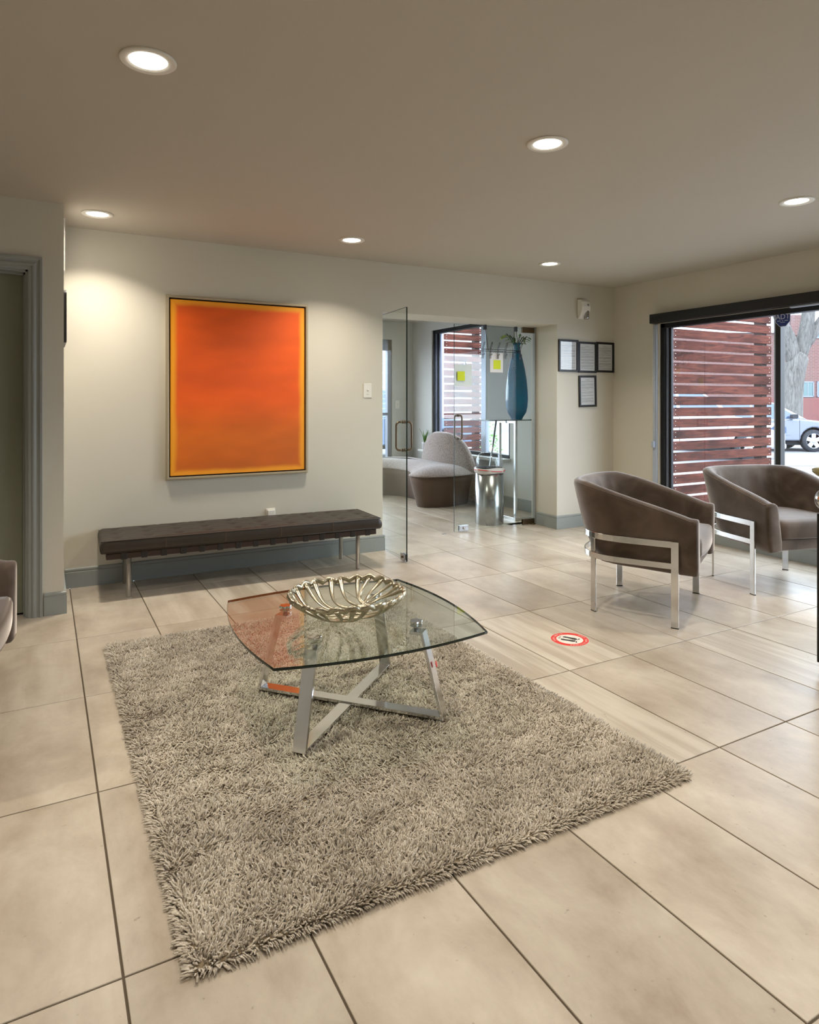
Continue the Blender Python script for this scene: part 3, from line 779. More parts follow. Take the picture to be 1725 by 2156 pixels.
bp_ = thing('wall_display', 'thin black rounded panel seen edge-on at the left wall corner', 'panel', (XP, 4.8, 1.79))
MB().prism(rrect(0.46, 0.325, 0.03), 0.003, 0.018, axis='x').build('screen', 'black', bp_, bevel=0.003)
MB().prism(rrect(0.40, 0.28, 0.02), 0.0005, 0.003, axis='x').build('mount', 'white', bp_)
wp = thing('wall_notice_board', 'thin white board seen edge-on high at the left wall corner', 'panel', (XP, 4.78, 2.18))
MB().box(0.0005, 0.008, -0.24, 0.24, -0.12, 0.20).build('board', 'paper', wp, bevel=0.001)
MB().lathe([(0.004, 0.008), (0.004, 0.013), (0.0, 0.014)], cx=0.1, cy=0.0, axis='x', n=8).build('pin', 'white', wp)

# ---------------------------------------------------------------- floor sticker
st = thing('floor_sticker', 'round red and white floor decal with two black footprints', 'sticker', (2.452, 2.684, 0.0002), R(-148))
def ring_decal(r0, r1, z0, z1, n=64):
    m = MB(); vs = []
    for (r, z) in ((r0, z0), (r1, z0), (r1, z1), (r0, z1)):
        vs += [(r*math.cos(2*PI*k/n), r*math.sin(2*PI*k/n), z) for k in range(n)]
    fs = [(i*n+k, i*n+(k+1) % n, ((i+1) % 4)*n+(k+1) % n, ((i+1) % 4)*n+k) for i in range(4) for k in range(n)]
    return m.add(vs, fs)
SR = 0.100
MB().lathe([(SR, 0.0), (SR, 0.0006), (0.0, 0.0006)], n=64, smooth=False).build('vinyl_disc', 'decalwhite', st)
ring_decal(SR*0.70, SR*0.985, 0.0006, 0.0009).build('red_ring', 'red', st)
foot = [(-0.004, -0.045), (0.006, -0.046), (0.011, -0.036), (0.009, -0.018), (0.012, 0.0), (0.017, 0.016), (0.016, 0.030), (0.006, 0.036), (-0.006, 0.034), (-0.011, 0.022), (-0.009, 0.002), (-0.010, -0.02), (-0.011, -0.036)]
for sx, nm in ((1, 0), (-1, 1)):
    m = MB(); m.prism([(sx*x*0.95-sx*0.020, y*0.95) for x, y in foot], 0.0006, 0.0009)
    for k in range(5):
        m.lathe([(0.0046-0.0006*k, 0.0006), (0.0046-0.0006*k, 0.0009)], cx=-sx*0.020+sx*(-0.006+0.0062*k)-sx*0.002, cy=0.043-0.0016*k*k*0.6, n=10)
    m.build('footprint', 'decalblack', st)
for s_, a0, flip in (('KEEP YOUR DISTANCE', 90, False), ('STAND HERE', 270, True)):
    n = len(s_); step = 8.2 if n > 12 else 9.5
    for k, chh in enumerate(s_):
        if chh == ' ': continue
        a = R(a0+((n-1)/2-k)*step*(1 if not flip else -1)); rr = SR*0.845
        mt = Matrix.Translation((rr*math.cos(a), rr*math.sin(a), 0.0011)) @ Matrix.Rotation(a-PI/2 if not flip else a+PI/2, 4, 'Z')
        text_mesh(chh, 0.0165, 'decalwhite', st, 'ring_letter', mt, 0.0001)
text_mesh('6 FEET', 0.016, 'decalblack', st, 'distance_text', Matrix.Translation((0, -0.056, 0.0008)), 0.0001)

# ---------------------------------------------------------------- security sticker on window
ad = thing('security_decal', 'blue octagonal ADT sticker on the window by the mullion', 'sticker', (XR+0.028, 3.258, 1.940), -PI/2)
def octo(w, h):
    a = 0.30
    return [(-w*(1-2*a), -h), (w*(1-2*a), -h), (w, -h*(1-2*a)), (w, h*(1-2*a)), (w*(1-2*a), h), (-w*(1-2*a), h), (-w, h*(1-2*a)), (-w, -h*(1-2*a))]
MB().prism(octo(0.063, 0.067), 0.0, 0.0015, axis='y').build('border', 'letter', ad)
MB().prism(octo(0.059, 0.063), -0.0006, 0.0, axis='y').build('octagon', 'blue', ad)
rot = Matrix.Rotation(PI/2, 4, 'X')
text_mesh('ADT', 0.060, 'letter', ad, 'lettering', Matrix.Translation((0, -0.0012, 0.012)) @ rot @ Matrix.Scale(0.98, 4), 0.0005)
m = MB()
for k in range(9):
    if k in (3, 5): continue
    m.box(-0.045+k*0.0102, -0.045+k*0.0102+0.0075, -0.0012, -0.0006, -0.022, -0.016)
for k in range(4): m.box(-0.020+k*0.0102, -0.020+k*0.0102+0.0075, -0.0012, -0.0006, -0.034, -0.030)
m.build('small_print', 'letter', ad)

# ---------------------------------------------------------------- tufted bench
bn = thing('tufted_bench', 'long dark brown tufted leather bench on round chrome legs under the painting', 'bench', (1.288, 4.80, 0), R(-2.2))
BW, BD = 0.965, 0.235
def bench_cushion():
    nx, ny = 97, 25
    cols_, rows_ = 10, 3
    bx = [(-BW+2*BW*(i+0.5)/cols_) for i in range(cols_)]; by = [(-BD+2*BD*(j+0.5)/rows_) for j in range(rows_)]
    vs = []; z0, z1 = 0.300, 0.388
    def top(x, y):
        ex = max(0, 1-((BW-abs(x))/0.03)) if BW-abs(x) < 0.03 else 0
        ey = max(0, 1-((BD-abs(y))/0.03)) if BD-abs(y) < 0.03 else 0
        z = z1+0.006*(1-(x/BW)**2)*0.5-0.012*(ex**2)-0.012*(ey**2)
        for px in bx:
            for py in by:
                d2 = (x-px)**2+(y-py)**2; z -= 0.011*math.exp(-d2/0.0007)+0.004*math.exp(-d2/0.006)
        # pulled seams between panels
        u = (x+BW)/(2*BW)*cols_; dx = abs(u-round(u))*(2*BW/cols_); v = (y+BD)/(2*BD)*rows_; dy = abs(v-round(v))*(2*BD/rows_)
        if 0.3 < u < cols_-0.3: z -= 0.0035*math.exp(-(dx/0.006)**2)
        if 0.3 < v < rows_-0.3: z -= 0.0035*math.exp(-(dy/0.006)**2)
        return z
    xs = np.linspace(-BW, BW, nx); ys_ = np.linspace(-BD, BD, ny)
    for x in xs:
        for y in ys_: vs.append((x, y, top(x, y)))
    fs = [(i*ny+j, (i+1)*ny+j, (i+1)*ny+j+1, i*ny+j+1) for i in range(nx-1) for j in range(ny-1)]
    m = MB(); m.add(vs, fs, True)
    # sides with a soft belly
    ringi = [(i, 0) for i in range(nx)]+[(nx-1, j) for j in range(1, ny)]+[(i, ny-1) for i in range(nx-2, -1, -1)]+[(0, j) for j in range(ny-2, 0, -1)]
    rv = []
    for k, (dz, off) in enumerate(((0, 0), (0.22, 0.006), (0.5, 0.008), (0.8, 0.005), (1.0, -0.004))):
        for (i, j) in ringi:
            x, y, z = vs[i*ny+j]; sx = (1 if i == nx-1 else -1 if i == 0 else 0); sy = (1 if j == ny-1 else -1 if j == 0 else 0)
            rv.append((x+sx*off, y+sy*off, z-(z-z0)*dz))
    n = len(ringi)
    m.add(rv, [(a*n+k, a*n+(k+1) % n, (a+1)*n+(k+1) % n, (a+1)*n+k) for a in range(4) for k in range(n)]+[tuple(4*n+k for k in range(n))], True)
    c = m.build('cushion', 'leather', bn)
    # piping and panel seams
    p = MB()
    for z, e in ((z1-0.010, 0.001), (z0+0.008, 0.001)):
        p.tube([(-BW-e, -BD-e, z), (BW+e, -BD-e, z), (BW+e, BD+e, z), (-BW-e, BD+e, z)], 0.0035, 6, closed=True)
    p.build('piping', 'leather', bn)
    M['thread'] = plain('tan_thread', (118, 98, 76), 0.8)
    for i in range(2, cols_, 2):
        x = -BW+2*BW*i/cols_
        MB().box(x-0.0008, x+0.0008, -BD-0.0095, -BD-0.006, z0+0.012, z1-0.014).build('stitching', 'thread', bn)
    bt = MB()
    for px in bx:
        for py in by:
            bt.lathe([(0.0075, 0), (0.006, 0.003), (0.0, 0.004)], cx=px, cy=py, n=10)
            k = len(bt.v)-30
            zz = top(px, py)-0.001
            for q in range(k, len(bt.v)): bt.v[q] = (bt.v[q][0], bt.v[q][1], bt.v[q][2]+zz)
    b = bt.build('tufting_buttons', 'leather', bn); b['kind'] = 'stuff'
bench_cushion()
fm = MB(); fm.box(-BW+0.03, BW-0.03, -BD+0.012, -BD+0.045, 0.258, 0.298).box(-BW+0.03, BW-0.03, BD-0.045, BD-0.012, 0.258, 0.298).box(-BW+0.03, -BW+0.063, -BD+0.045, BD-0.045, 0.258, 0.298).box(BW-0.063, BW-0.03, -BD+0.045, BD-0.045, 0.258, 0.298)
fm.build('frame', 'frame_wood', bn, bevel=0.005)
for k in range(15):
    x = -BW+0.135+k*0.121
    MB().box(x-0.019, x+0.019, -BD+0.008, BD-0.008, 0.254, 0.3).build('strap', 'strap', bn, bevel=0.003)
for sx in (-1, 1):
    for sy in (-1, 1):
        lg = MB().lathe([(0.0155, 0.0), (0.0155, 0.006), (0.0165, 0.008), (0.0165, 0.256), (0.022, 0.257), (0.022, 0.2645)], cx=sx*(BW-0.165), cy=sy*(BD-0.055), n=24).build('leg', 'chrome', bn)

# ---------------------------------------------------------------- tub armchairs
def tub_chair(name, label, loc, rz):
    t = thing(name, label, 'armchair', loc, rz, 'taupe tub armchairs')
    # plan of the outer shell: U open towards -y
    A, B_, yc, yf = 0.375, 0.352, -0.03, -0.34
    def plan(u, inset=0.0):
        """u in 0..1 from left arm front round the back to right arm front -> point, normal"""
        a, b = A-inset, B_-inset
        Ls = yc-yf; arc = 1.42*(a+b)/2*1.05*1.0; tot = 2*Ls+2*arc*0.78
        fl_ = Ls/tot
        if u < fl_: return Vector((-a, yf+Ls*u/fl_)), Vector((-1, 0))
        if u > 1-fl_: return Vector((a, yf+Ls*(1-u)/fl_)), Vector((1, 0))
        w = (u-fl_)/(1-2*fl_); th = PI-PI*w
        e = 2.0/3.0
        c, s_ = math.cos(th), math.sin(th)
        x = a*math.copysign(abs(c)**e, c); y = b*abs(s_)**e
        nx = math.copysign((abs(x)/a)**2.0/a, x); ny = (y/b)**2.0/b
        n = Vector((nx, ny)); n.normalize()
        return Vector((x, yc+y)), n
    NU = 96
    def rows(th=0.088, wrinkle=0.0):
        vs = []; K = 0
        for i in range(NU+1):
            u = i/NU
            P, n = plan(u)
            back = math.sin(PI*u)**1.3
            back = max(0.0, min(1.0, (math.sin(PI*min(max((u-0.02)/0.96, 0), 1))))) ** 1.5
            h = 0.612+0.172*min(1.0, max(0.0, (P.y-yf-0.02)/0.56))**0.95
            zb = 0.292+0.012*back
            fl0 = 0.012+0.075*back
            sec = []
            # outer side up, rounded top, inner side down
            for q in range(7):
                f = q/6.0; z = zb+(h-0.03-zb)*f; off = fl0*(f**1.25)-(0.02 if q == 0 else 0.004 if q == 1 else 0)-(0.05*back*(1-f)**3)
                sec.append((off, z))
            o1 = fl0; tt = th-0.018*back
            for q in range(1, 6):
                a_ = PI*q/6; sec.append((o1-tt/2+tt/2*math.cos(a_), h-0.03+0.03*math.sin(a_)))
            for q in range(7):
                f = 1-q/6.0; z = 0.36+(h-0.03-0.36)*f
                w = 0.0
                if wrinkle and 0.30 < u < 0.70 and f > 0.45:
                    w = wrinkle*math.sin(u*NU*1.05+0.6*math.sin(u*60))*math.sin(PI*min(1, (f-0.45)/0.5))*math.sin(PI*(u-0.30)/0.40)
                off = fl0*(f**1.25)*0.9-tt-(0.020*(1-f))+w
                sec.append((off, z))
            sec.append((-tt-0.02, zb+0.004))
            K = len(sec)
            for (off, z) in sec: vs.append((P.x+n.x*off, P.y+n.y*off, z))
        return vs, K
    vs, K = rows(wrinkle=0.008)
    fs = [(i*K+q, i*K+(q+1) % K, (i+1)*K+(q+1) % K, (i+1)*K+q) for i in range(NU) for q in range(K)]
    m = MB(); m.add(vs, fs, True)
    # puffed front ends of the arms
    for i, sgn in ((0, -1), (NU, 1)):
        base = [Vector(vs[i*K+q]) for q in range(K)]
        c = sum(base, Vector())/K
        prev = base
        ringsv = [base]
        for (sc_, dy) in ((0.94, -0.012), (0.80, -0.019), (0.45, -0.022)):
            ringsv.append([Vector((c.x+(p.x-c.x)*sc_, p.y+dy, c.z+(p.z-c.z)*(1-(1-sc_)*0.22))) for p in base])
        allv = [v for r_ in ringsv for v in r_]
        ff = [(a*K+q, a*K+(q+1) % K, (a+1)*K+(q+1) % K, (a+1)*K+q) for a in range(3) for q in range(K)]+[tuple(3*K+q for q in range(K))]
        m.add(allv, ff, True)
    shell = m.build('shell', 'velvet', t)
    w = shell.modifiers.new('weld', 'WELD'); w.merge_threshold = 0.0005
    # piped seam along outer top edge
    sp = MB(); sp.tube([vs[i*K+7] for i in range(NU+1)], 0.0022, 6); sp.build('piping', 'velvet', t)
    # base deck and apron
    dk = MB(); pts = []
    for i in range(0, NU+1, 3):
        P, n = plan(i/NU); pts.append((P.x-n.x*0.055, P.y-n.y*0.055))
    pts[0] = (pts[0][0], yf+0.006); pts[-1] = (pts[-1][0], yf+0.006)
    dk.prism(pts, 0.296, 0.372); dk.build('apron', 'velvet', t, bevel=0.012, seg=3)
    # seat cushion
    cu = []
    for i in range(0, NU+1, 2):
        P, n = plan(i/NU, 0.0); cu.append((P.x-n.x*0.098, P.y-n.y*0.10))
    xx = cu[0][0]; cu = [p for p in cu if p[1] > yf+0.03]
    front = [(-xx*(1-2*k/10.0)*-1, yf-0.018-0.020*math.sin(PI*k/10)) for k in range(0, 11)]
    outline = cu+[(p[0]*-1, p[1]) for p in front]
    # make sure ordering runs right->left along the front
    outline = cu+sorted([(p[0], p[1]) for p in front], key=lambda p: -p[0])
    c0 = Vector((sum(p[0] for p in outline)/len(outline), sum(p[1] for p in outline)/len(outline)))
    n = len(outline); vs2 = []
    lev = [(0.93, 0.374), (0.985, 0.380), (1.0, 0.395), (1.0, 0.455), (0.985, 0.475), (0.94, 0.487), (0.80, 0.496), (0.5, 0.503), (0.2, 0.506)]
    for s_, z in lev:
        for p in outline: vs2.append((c0.x+(p[0]-c0.x)*s_, c0.y+(p[1]-c0.y)*s_, z))
    ff = [(a*n+k, a*n+(k+1) % n, (a+1)*n+(k+1) % n, (a+1)*n+k) for a in range(len(lev)-1) for k in range(n)]
    ff += [tuple(range(n))[::-1], tuple((len(lev)-1)*n+k for k in range(n))]
    MB().add(vs2, ff, True).build('seat_cushion', 'velvet', t)
    # chrome frame: two flat rails round the back, four flat legs
    def rail(z0, z1):
        path = []
        for i in range(0, 61):
            u = i/60
            P, n = plan(u)
            if P.y < -0.235: continue
            path.append((P.x+n.x*0.022, P.y+n.y*0.014, (z0+z1)/2))
        path = [(-0.397, -0.262, (z0+z1)/2)]+path+[(0.397, -0.262, (z0+z1)/2)]
        hh = (z1-z0)/2
        MB().sweep(path, [(-0.005, -hh), (0.005, -hh), (0.005, hh), (-0.005, hh)], smooth=False).build('rail', 'chrome', t, bevel=0.002)
    rail(0.447, 0.484); rail(0.328, 0.362)
    def leg(x, y, ang):
        m = MB().box(-0.0205, 0.0205, -0.0065, 0.0065, 0.004, 0.484)
        o = m.build('leg', 'chrome', t, bevel=0.003); o.location = (x, y, 0); o.rotation_euler = (0, 0, ang)
        MB().box(-0.0205, 0.0205, -0.0065, 0.0065, 0.0, 0.0045).build('foot_pad', 'black', o)
    leg(-0.398, -0.245, PI/2); leg(0.398, -0.245, PI/2)
    leg(-0.318, 0.232, R(50)); leg(0.318, 0.232, R(-50))
    return t
c1 = tub_chair('tub_armchair', 'taupe velvet tub armchair with chrome legs, nearest the floor sticker', (3.304, 2.939, 0), R(30))
c2 = copy_tree(c1); c2.location = (4.517, 2.863, 0); c2.rotation_euler = (0, 0, R(-14.5)); c2['label'] = 'taupe velvet tub armchair in front of the slatted screen window'
c3 = copy_tree(c1); c3.location = (-0.495, 2.88, 0); c3.rotation_euler = (0, 0, R(84)); c3['label'] = 'taupe armchair arm cut off by the left photo edge'

# ---------------------------------------------------------------- shag rug
RX0, RX1, RY0, RY1 = 0.285, 1.905, 1.505, 3.745
rg = thing('shag_rug', 'large taupe shag rug under the glass coffee table', 'rug', ((RX0+RX1)/2, (RY0+RY1)/2, 0))
MB().box(RX0-(RX0+RX1)/2+0.008, RX1-(RX0+RX1)/2-0.008, RY0-(RY0+RY1)/2+0.008, RY1-(RY0+RY1)/2-0.008, 0.0008, 0.007).build('backing', plain('rug_backing', (140, 124, 100), 0.95), rg)
def rug_pile(n=120000):
    rs = np.random.RandomState(5)
    W, H_ = RX1-RX0, RY1-RY0
    # jittered grid
    nx = int(math.sqrt(n*W/H_)); ny = int(n/nx)
    gx, gy = np.meshgrid((np.arange(nx)+0.5)/nx, (np.arange(ny)+0.5)/ny)
    x = (gx.ravel()-0.5)*W+rs.uniform(-1, 1, nx*ny)*0.55*W/nx; y = (gy.ravel()-0.5)*H_+rs.uniform(-1, 1, nx*ny)*0.55*H_/ny
    n = len(x)
    def field(fx, seeds, lo=1.0):
        out = np.zeros(n)
        for k in range(seeds):
            r_ = np.random.RandomState(fx*100+k)
            f = r_.uniform(0.6, 1.0)*lo*(1+k*0.9); a = r_.uniform(0, 2*PI); ph = r_.uniform(0, 2*PI)
            out += np.sin((x*math.cos(a)+y*math.sin(a))*f*2*PI+ph+1.3*np.sin((x*math.sin(a)-y*math.cos(a))*f*3.1+ph))/(1+0.35*k)
        return out
    # nap direction: large drifts plus random clumps
    ang = 1.2*field(1, 4, 0.7)+1.3*field(2, 5, 7.0)+rs.normal(0, 0.9, n)
    lean = 0.60+0.13*np.clip(field(3, 4, 0.8), -1.5, 1.5)+0.22*field(4, 4, 9.0)+rs.normal(0, 0.22, n)
    lean = np.clip(lean, 0.05, 1.25)
    ln = 0.026*rs.uniform(0.75, 1.25, n)
    # edges flop outwards and get shorter
    ex = np.minimum(x+W/2, W/2-x); ey = np.minimum(y+H_/2, H_/2-y)
    ed = np.minimum(ex, ey); near = np.clip(1-ed/0.035, 0, 1)
    ox = np.where(ex < ey, np.sign(x), 0)*near; oy = np.where(ey <= ex, np.sign(y), 0)*near
    dx = np.cos(ang)*np.sin(lean)*(1-near*0.7)+ox*0.85; dy = np.sin(ang)*np.sin(lean)*(1-near*0.7)+oy*0.85
    dz = np.cos(lean)*(1-0.45*near)
    l_ = np.sqrt(dx*dx+dy*dy+dz*dz); dx /= l_; dy /= l_; dz /= l_
    ln *= (1-0.15*near)
    rad = 0.0033*rs.uniform(0.8, 1.3, n)
    base = np.stack([x, y, np.full(n, 0.004)], 1); d = np.stack([dx, dy, dz], 1)
    droop = np.stack([dx*0.5, dy*0.5, -0.55*np.ones(n)], 1)*(0.010*rs.uniform(0.2, 1.4, n))[:, None]
    side = np.cross(d, np.array([0, 0, 1.0])); side /= (np.linalg.norm(side, axis=1)[:, None]+1e-6)
    upv = np.cross(side, d)
    rings = []
    for f, rr in ((0.0, 0.8), (0.5, 1.0), (1.0, 0.55)):
        c = base+d*(ln*f)[:, None]+droop*(f*f)
        c[:, 2] = np.maximum(c[:, 2], 0.003)
        for q in range(3):
            a = 2*PI*q/3+f*1.6
            p = c+(side*math.cos(a)+upv*math.sin(a))*(rad*rr)[:, None]
            rings.append(p)
    V = np.stack(rings, 1)                                # n,9,3
    tri = []
    for s_ in range(2):
        for q in range(3):
            a, b = s_*3+q, s_*3+(q+1) % 3
            tri.append((a, b, b+3, a+3))
    F4 = np.array(tri)                                     # 6 quads
    faces = (np.arange(n)[:, None, None]*9+F4[None]).reshape(-1, 4)
    caps = (np.arange(n)[:, None]*9+np.array([6, 7, 8])[None])
    me = bpy.data.meshes.new('pile')
    nv = n*9; me.vertices.add(nv); me.vertices.foreach_set('co', V.reshape(-1))
    nq, ntr = len(faces), len(caps)
    me.loops.add(nq*4+ntr*3); me.loops.foreach_set('vertex_index', np.concatenate([faces.reshape(-1), caps.reshape(-1)]).astype(np.int32))
    me.polygons.add(nq+ntr)
    ls_ = np.concatenate([np.arange(nq)*4, nq*4+np.arange(ntr)*3]).astype(np.int32)
    me.polygons.foreach_set('loop_start', ls_)
    try: me.polygons.foreach_set('loop_total', np.concatenate([np.full(nq, 4), np.full(ntr, 3)]).astype(np.int32))
    except Exception: pass
    me.polygons.foreach_set('use_smooth', np.ones(nq+ntr, bool))
    me.update(calc_edges=True)
    tone = np.clip(0.5+0.09*field(7, 4, 1.1)+0.08*field(8, 3, 6)+rs.normal(0, 0.17, n), 0, 1)
    at = me.attributes.new('tone', 'FLOAT', 'POINT'); at.data.foreach_set('value', np.repeat(tone, 9).astype(np.float32))
    me.materials.append(M['yarn'])
    o = bpy.data.objects.new('pile', me); col.objects.link(o); o.parent = rg; o['kind'] = 'stuff'
rug_pile()

# ---------------------------------------------------------------- glass coffee table
TBZ = 0.385
tb = thing('coffee_table', 'square glass coffee table on crossed flat chrome legs, standing on the rug', 'coffee table', (1.098, 2.515, 0), R(-3.4))
def table_outline(h=0.418, bulge=0.045, rc=0.035, n=14):
    pts = []
    for k in range(4):
        a = PI/2*k; ca, sa = math.cos(a), math.sin(a)
        for q in range(n+1):
            f = -1+2*q/n; y = f*(h-rc); x = h+bulge*(1-f*f)
            pts.append((x*ca-y*sa, x*sa+y*ca))
        # rounded corner
        x0, y0 = h-0.006, h-0.006
        pts.append((x0*ca-y0*sa, x0*sa+y0*ca))
    return pts
ol = table_outline()
gt = MB(); n = len(ol)
gt.add([(x, y, TBZ-0.006) for x, y in ol]+[(x, y, TBZ+0.004) for x, y in ol], [tuple(range(n))[::-1], tuple(range(n, 2*n))])
gt.build('glass_top', 'glass_table', tb)
ge = MB(); ge.add([(x, y, TBZ-0.006) for x, y in ol]+[(x*1.003, y*1.003, TBZ-0.001) for x, y in ol]+[(x, y, TBZ+0.004) for x, y in ol],
                  [(a*n+k, a*n+(k+1) % n, (a+1)*n+(k+1) % n, (a+1)*n+k) for a in range(2) for k in range(n)], True)
ge.build('glass_edge', 'glass_edge', tb)
for k in range(2):
    a = PI/4+PI/2*k; ca, sa = math.cos(a), math.sin(a)
    zb = 0.026 if k == 0 else 0.031
    fr_ = []; ft, tp = 0.408, 0.325
    hw, th = 0.026, 0.006
    path = [(-tp+0.05, TBZ-0.030), (-tp, TBZ-0.030), (-ft, zb+0.006), (ft, zb+0.006), (tp, TBZ-0.030), (tp-0.05, TBZ-0.030)]
    # offset polyline into a flat strip outline
    P = [Vector(p) for p in path]
    outp, inp = [], []
    for i in range(len(P)):
        ns = []
        if i > 0: d_ = (P[i]-P[i-1]).normalized(); ns.append(Vector((d_.y, -d_.x)))
        if i < len(P)-1: d_ = (P[i+1]-P[i]).normalized(); ns.append(Vector((d_.y, -d_.x)))
        nn = ns[0] if len(ns) == 1 else (ns[0]+ns[1])/(1+ns[0].dot(ns[1]))
        outp.append(P[i]+nn*th); inp.append(P[i]-nn*th)
    pol = outp+inp[::-1]
    vs = []
    for s_ in (-hw, hw):
        for p in pol: vs.append((p.x*ca-s_*sa, p.x*sa+s_*ca, p.y))
    npol = len(pol); m = MB(); q4 = len(P)
    fs = []
    for i in range(q4-1):
        a0, a1 = i, i+1; b0, b1 = npol-1-i, npol-2-i
        fs += [(a0, a1, b1, b0), (npol+a0, npol+b0, npol+b1, npol+a1)]
    fs += [(i, (i+1) % npol, npol+(i+1) % npol, npol+i) for i in range(npol)]
    m.add(vs, fs); m.build('crossed_leg_frame', 'chrome', tb, bevel=0.0012)
    for sgn in (-1, 1):
        px, py = sgn*(tp-0.03)*ca, sgn*(tp-0.03)*sa
        pad = MB(); pad.lathe([(0.010, TBZ-0.0235), (0.010, TBZ-0.008), (0.024, TBZ-0.0075), (0.024, TBZ-0.0062)], cx=px, cy=py, n=20)
        pad.build('glass_mount', 'chrome', tb)
        star = MB(); pr = []
        for q in range(36):
            th_ = 2*PI*q/36; rr = 0.024+0.003*math.cos(6*th_); pr.append((px+rr*math.cos(th_), py+rr*math.sin(th_)))
        star.prism(pr, TBZ+0.0042, TBZ+0.013)
        cap_ = star.build('fluted_cap', 'chrome', tb, bevel=0.0015)
MB().box(-0.0006, 0.0006, -0.007, 0.007, -0.011, 0.011).build('price_sticker', 'red', tb, loc=(0.275, -0.254, 0.23))
bpy.data.objects['price_sticker'].rotation_euler = (0, R(-13), R(-45))

# ---------------------------------------------------------------- openwork metal bowl
bw = thing('openwork_bowl', 'shallow champagne metal bowl of branching openwork on the glass table', 'bowl', (1.085, 2.50, TBZ+0.0046), R(20))
def bowl_point(r, a):
    z = 0.006+0.088*max(0, (r-0.04)/0.19)**2.3
    return Vector((1.04*r*math.cos(a), r*math.sin(a), z))
NR = 24
bm_ = MB()
flat = [(0.0074*math.cos(2*PI*q/8), 0.0046*math.sin(2*PI*q/8)) for q in range(8)]
# branching ribs grow out of a curved spine that crosses the base
def spine(t_):  # t_ -1..1
    return Vector((0.13*t_, 0.022*math.sin(t_*2.4), 0))
def rim_r(a): return 0.226+0.0055*abs(math.sin(a*NR/2.0))
bm_.sweep([(*spine(-1+2*k/24).xy, bowl_point(spine(-1+2*k/24).length, 0).z) for k in range(25)], flat, scales=[1.25]*25)
for k in range(NR):
    a = 2*PI*(k+0.5)/NR+0.045*math.sin(k*2.7)
    # where the rib meets the spine
    tx = math.cos(a-0.35)*0.92
    s0 = spine(tx)
    r0, a0_ = s0.length, math.atan2(s0.y, s0.x)
    end = Vector((rim_r(a)*math.cos(a), rim_r(a)*math.sin(a)))
    path = []; scl = []
    d0 = end-s0.xy
    perp = Vector((-d0.y, d0.x))*(0.20+0.10*math.sin(k*1.9))
    for q in range(15):
        f = q/14
        p = s0.xy*(1-f)+end*f+perp*math.sin(PI*f)*(1-0.3*f)
        rr = p.length; path.append((p.x*1.04, p.y, bowl_point(rr, 0).z)); scl.append(1.35-0.5*math.sin(PI*f)+0.55*f**3)
    bm_.sweep(path, flat, scales=scl)
# scalloped rim with small arches closing each opening
rim = []
for q in range(NR*10):
    a = 2*PI*q/(NR*10); w = abs(math.sin((a)*NR/2.0))
    rr = 0.223+0.008*w+0.003*math.sin(a*5); p = bowl_point(rr, a); rim.append((p.x, p.y, p.z+0.004*w+0.003*math.sin(a*3+1)))
bm_.sweep(rim, [(0.006*math.cos(2*PI*q/8), 0.0105*math.sin(2*PI*q/8)) for q in range(8)], closed=True)
bm_.build('bowl_lattice', 'champagne', bw)
MB().lathe([(0.04, 0.0002), (0.045, 0.004), (0.0, 0.006)], n=24).build('foot_disc', 'champagne', bw)

# ---------------------------------------------------------------- curved lobby bench
cb = thing('curved_bench', 'curvy taupe boucle lobby bench with low rounded backrest', 'bench', (0, 0, 0))
def blob(pts, n=72):
    """closed Catmull-Rom through pts"""
    out = []; m_ = len(pts)
    for i in range(m_):
        p0, p1, p2, p3 = [Vector(pts[(i+k) % m_]) for k in (-1, 0, 1, 2)]
        for q in range(n//m_):
            t_ = q/(n//m_)
            out.append(0.5*((2*p1)+(-p0+p2)*t_+(2*p0-5*p1+4*p2-p3)*t_*t_+(-p0+3*p1-3*p2+p3)*t_**3))
    return out
seat_pts = [(4.74, 6.92), (4.45, 6.70), (4.15, 6.67), (3.90, 6.76), (3.84, 6.97), (3.99, 7.2), (4.10, 7.5), (4.04, 7.88), (3.75, 8.08), (3.4, 8.12), (3.1, 8.34), (3.2, 8.58), (4.0, 8.64), (4.70, 8.60), (4.76, 7.8)]
so = blob(seat_pts, 140)
cx_ = 4.2; 
def shrink(pts, d):
    n = len(pts); out = []
    for i, p in enumerate(pts):
        t_ = (pts[(i+1) % n]-pts[i-1]).normalized(); nrm = Vector((t_.y, -t_.x))
        out.append(p+nrm*d)
    return out
area = sum(so[i].x*so[(i+1) % len(so)].y-so[(i+1) % len(so)].x*so[i].y for i in range(len(so)))
sg = -1 if area > 0 else 1          # inward direction
n = len(so); vs = []
lev = [(0.10, 0.0), (0.09, 0.02), (0.055, 0.16), (0.02, 0.29), (0.0, 0.372)]
for d_, z in lev: vs += [(*p, z) for p in shrink(so, sg*d_)]
ff = [(a*n+k, a*n+(k+1) % n, (a+1)*n+(k+1) % n, (a+1)*n+k) for a in range(len(lev)-1) for k in range(n)]+[tuple(range(n))[::-1], tuple((len(lev)-1)*n+k for k in range(n))]
MB().add(vs, ff, True).build('base', 'boucle_dark', cb)
sp_line = [Vector(p) for p in ((4.30, 6.98), (4.40, 7.5), (4.42, 8.1), (4.1, 8.34), (3.45, 8.37))]
def nearest(p):
    best = None
    for a, b in zip(sp_line[:-1], sp_line[1:]):
        t_ = max(0, min(1, (p-a).dot(b-a)/(b-a).length_squared)); q = a+(b-a)*t_
        if best is None or (q-p).length < (best-p).length: best = q
    return best
near_pts = [nearest(p) for p in so]
for _ in range(6): near_pts = [(near_pts[i-1]+near_pts[i]*2+near_pts[(i+1) % n])/4 for i in range(n)]
vs = [(*p, 0.370) for p in shrink(so, sg*0.004)]
NLV = 9
